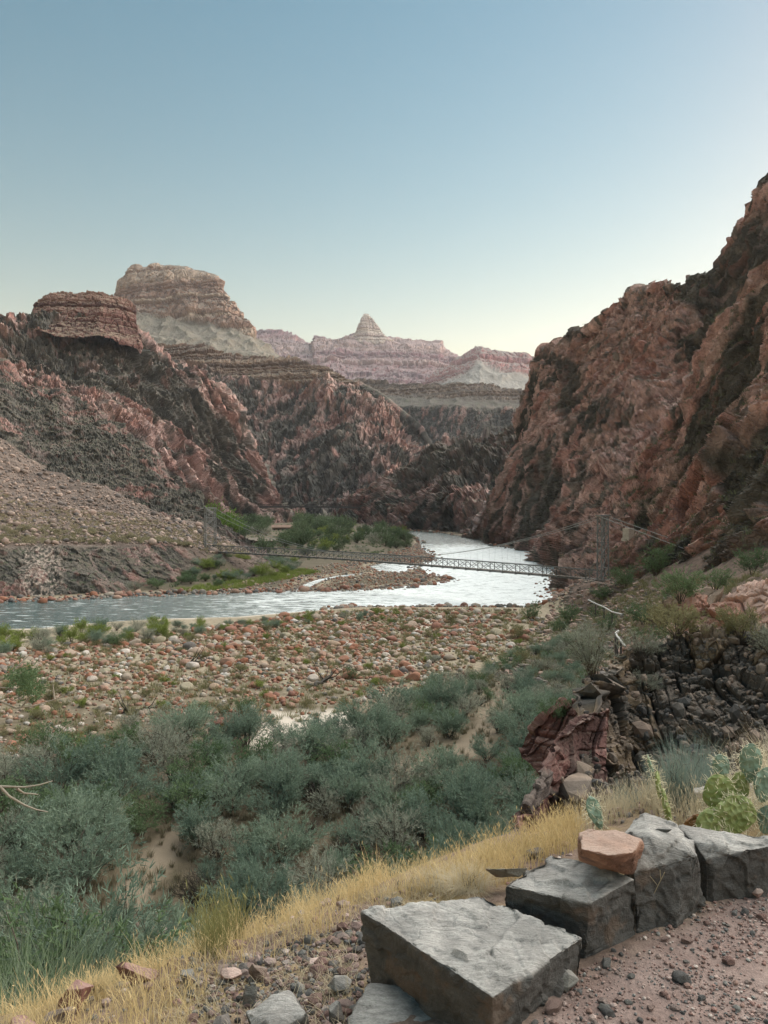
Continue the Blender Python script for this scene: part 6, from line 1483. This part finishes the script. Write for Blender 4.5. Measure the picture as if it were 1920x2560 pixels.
# ------------------------------------------------------------------ prickly pears
def pad_mat(name, c1, c2, c3):
    m, t, b = new_mat(name, .5, .4); n = NB(t); v = n.obj()
    g = n.noise(v, 14, 5, .65)
    c = n.mix(n.ramp(g, [(.35, 0), (.65, 1)]), c1, c2); c = n.mix(n.ramp(n.noise(v, 40, 4, .7), [(.62, 0), (.72, .8)]), c, c3)
    c = n.mix(n.ramp(n.voro(v, 30), [(.0, .85), (.22, 0)]), c, tuple(np.array(c3) * .8)); c = n.mix(1.0, c, n.ramp(n.noise(v, 6, 4, .7), [(.3, .7), (.7, 1.2)]), 'MULTIPLY')
    n.link(c, b.inputs['Base Color']); n.bump(n.math('ADD', n.math('MULTIPLY', n.voro(v, 30), .05), n.math('MULTIPLY', g, .03)), .9, .35, b); return m
P_blue = pad_mat('pad_blue_green', (.17, .26, .19), (.25, .35, .26), (.30, .33, .20)); P_yel = pad_mat('pad_yellow_green', (.22, .29, .09), (.33, .38, .15), (.26, .20, .10)); P_dead = pad_mat('pad_dead', (.30, .15, .055), (.16, .075, .035), (.38, .25, .13))
M_spine = flat_mat('spine', (.72, .66, .48), .6)
def pad(parent, org, px, py, Y, wpx, hpx, tilt, mat, face=0.0, seed=0, thick=.16, nsp=60, crumple=0.0):
    r = np.random.default_rng(seed); s = Y / F; c = W(px, py, Y) - org
    v, f = ico(4); w, h = wpx * s / 2, hpx * s / 2
    neck = 1 - .38 * sstep(.1, -1.0, v[:, 2])
    u = np.stack([v[:, 0] * neck * (1 + .04 * np.sin(v[:, 2] * 5 + seed)), v[:, 1] * thick / .5 * .5, v[:, 2]], 1)
    wob = fbm(v * 1.6 + seed, 2, seed + 3)
    q = u * [w, (w + h) / 2 * 1.0, h]
    q[:, 1] += wob * .10 * (w + h) / 2 + crumple * gnoise(v * 5 + seed, seed) * (w + h) / 2
    # lines of areoles
    k = np.argsort(r.random(len(v)))[:nsp * 2]; k = [i for i in k if abs(v[i, 1]) < .96][:nsp]
    def tf(p):
        p = rotz(p, face); ca, sa = math.cos(tilt), math.sin(tilt)
        return np.stack([p[:, 0] * ca + p[:, 2] * sa, p[:, 1], -p[:, 0] * sa + p[:, 2] * ca], 1) + c
    o = mesh_np('pad', tf(q), tris=f, mat=mat, parent=parent)
    mb = MB()
    for i in k:
        n_ = v[i] * [.5, 2.6 * np.sign(1), .5]; n_ /= np.linalg.norm(n_)
        for _ in range(2 if abs(v[i, 1]) < .25 else 1):
            d_ = n_ + r.normal(size=3) * .45 + np.array([0, 0, -.25]); d_ /= np.linalg.norm(d_)
            L = r.uniform(.020, .042); a = q[i]; b = a + d_ * L
            mb.bar(tf(a[None])[0], tf(b[None])[0], .0016)
    mb.build('spines', M_spine, o)['kind'] = 'stuff'
def cactus(label, base, pads):
    org = base; e = empty('prickly_pear', tuple(org)); tag(e, label, 'cactus')
    for i, a in enumerate(pads): pad(e, org, *a[:5], *a[5:7], **a[7])
    return e
b0 = W(1850, 2090, 3.95)
cactus('large prickly pear with yellow green and blue green pads behind the wall end', b0, [
    (1838, 2040, 3.92, 118, 108, 0.25, P_yel, dict(seed=1, face=.15, nsp=110)),
    (1800, 1990, 3.98, 84, 110, -0.10, P_yel, dict(seed=2, face=-.1, nsp=90)),
    (1846, 1975, 4.02, 62, 92, 0.10, P_yel, dict(seed=3, face=.2, nsp=60)),
    (1775, 2055, 3.90, 80, 66, -0.7, P_yel, dict(seed=4, face=.1, nsp=60)),
    (1804, 1918, 4.00, 46, 66, -0.25, P_blue, dict(seed=5, face=.1, nsp=70)),
    (1876, 1908, 4.02, 56, 100, 0.06, P_blue, dict(seed=6, face=-.15, nsp=90)),
    (1914, 1962, 3.98, 72, 92, 0.25, P_blue, dict(seed=7, face=.2, nsp=90)),
    (1925, 2050, 3.96, 70, 76, 0.5, P_blue, dict(seed=8, face=-.2, nsp=60)),
    (1738, 2058, 3.94, 74, 40, -0.35, P_dead, dict(seed=9, face=.2, nsp=20, crumple=.10))])
b1 = W(1670, 2070, 4.4)
cactus('thin upright yellow green prickly pear seen edge on', b1, [
    (1667, 2022, 4.4, 36, 104, -0.22, P_yel, dict(seed=21, face=1.2, nsp=70, thick=.22)),
    (1646, 1962, 4.42, 32, 70, -0.12, P_yel, dict(seed=22, face=1.1, nsp=50, thick=.22)),
    (1626, 1915, 4.44, 20, 62, -0.28, P_blue, dict(seed=23, face=1.35, nsp=50, thick=.2))])
b2 = W(1495, 2085, 4.3)
cactus('single pale blue green prickly pear pad at the left of the wall stones', b2, [
    (1488, 2032, 4.3, 44, 88, -0.38, P_blue, dict(seed=31, face=.5, nsp=70))])
# thin dried stalk in front of the upright block
e = empty('dry_stalk', tuple(hit(1616, 2318))); tag(e, 'thin branching dry stalk in front of the upright block', 'weed')
o0 = np.array(e.location); m = MB(o0); Y = o0[1] - .02
for a, b in [((1616, 2320), (1614, 2270)), ((1614, 2270), (1590, 2210)), ((1614, 2270), (1632, 2240)), ((1632, 2240), (1662, 2180)), ((1590, 2210), (1586, 2185)), ((1600, 2235), (1605, 2195)), ((1645, 2215), (1625, 2190)), ((1652, 2200), (1650, 2175)), ((1590, 2210), (1600, 2190))]:
    m.bar(W(a[0], a[1], Y), W(b[0], b[1], Y), .0022)
m.build('stalk', M_straw, e)

# ------------------------------------------------------------------ the shrub whose twigs reach in from the left
def twigs(label, lines, Y, rad, mat, leaves=None, seed=0):
    e = empty('overhanging_branch', tuple(W(-120, 2000, Y))); tag(e, label, 'branch'); o0 = np.array(e.location)
    m = MB(o0)
    for ln in lines:
        k = len(ln); m.tube([W(x, y, Y + dy) for x, y, dy in ln], np.linspace(rad, rad * .35, k), 6)
    m.build('twig', mat, e, True)
    if leaves:
        r = np.random.default_rng(seed); C = []
        for (x0, y0, x1, y1) in leaves:
            for _ in range(60): t = r.random(); C.append(W(x0 + (x1 - x0) * t, y0 + (y1 - y0) * t, Y + r.normal() * .12))
        C = np.array(C) - o0
        V, T, tn = sprays(r, C - 0, 330, 9, .030, .006, .2, .035, .7)
        C2 = C.mean(0)
        mesh_np('leaves', V, tris=T, mat=M_mes, attrs={'tint': tn}, parent=e)
twigs('bare pale forked twig reaching in from the left edge over the thicket', [[(-140, 1985, 0), (0, 1966, 0), (60, 1968, .05), (100, 1962, .05), (132, 1952, .1)], [(0, 1966, 0), (22, 1990, 0), (60, 2012, 0), (90, 2024, .05), (120, 2030, .05)], [(42, 1972, 0), (60, 1983, .05), (95, 1986, .1)]], 4.6, .0085, M_pale)
twigs('leafy green branch hanging in from the left edge over the cobbles', [[(-140, 1690, 0), (0, 1753, 0), (40, 1770, 0), (80, 1766, .05), (150, 1745, .1), (205, 1722, .1)], [(-140, 1760, 0), (18, 1692, 0), (50, 1660, .05), (70, 1640, .1), (83, 1620, .1)], [(-140, 1715, 0), (0, 1719, 0), (40, 1722, 0), (75, 1738, 0)], [(55, 1768, 0), (68, 1750, 0), (82, 1715, 0)], [(136, 1748, 0), (132, 1710, 0)]], 5.2, .0075, M_pale, [(20, 1700, 90, 1690), (30, 1710, 85, 1730), (45, 1680, 88, 1745)], 5)
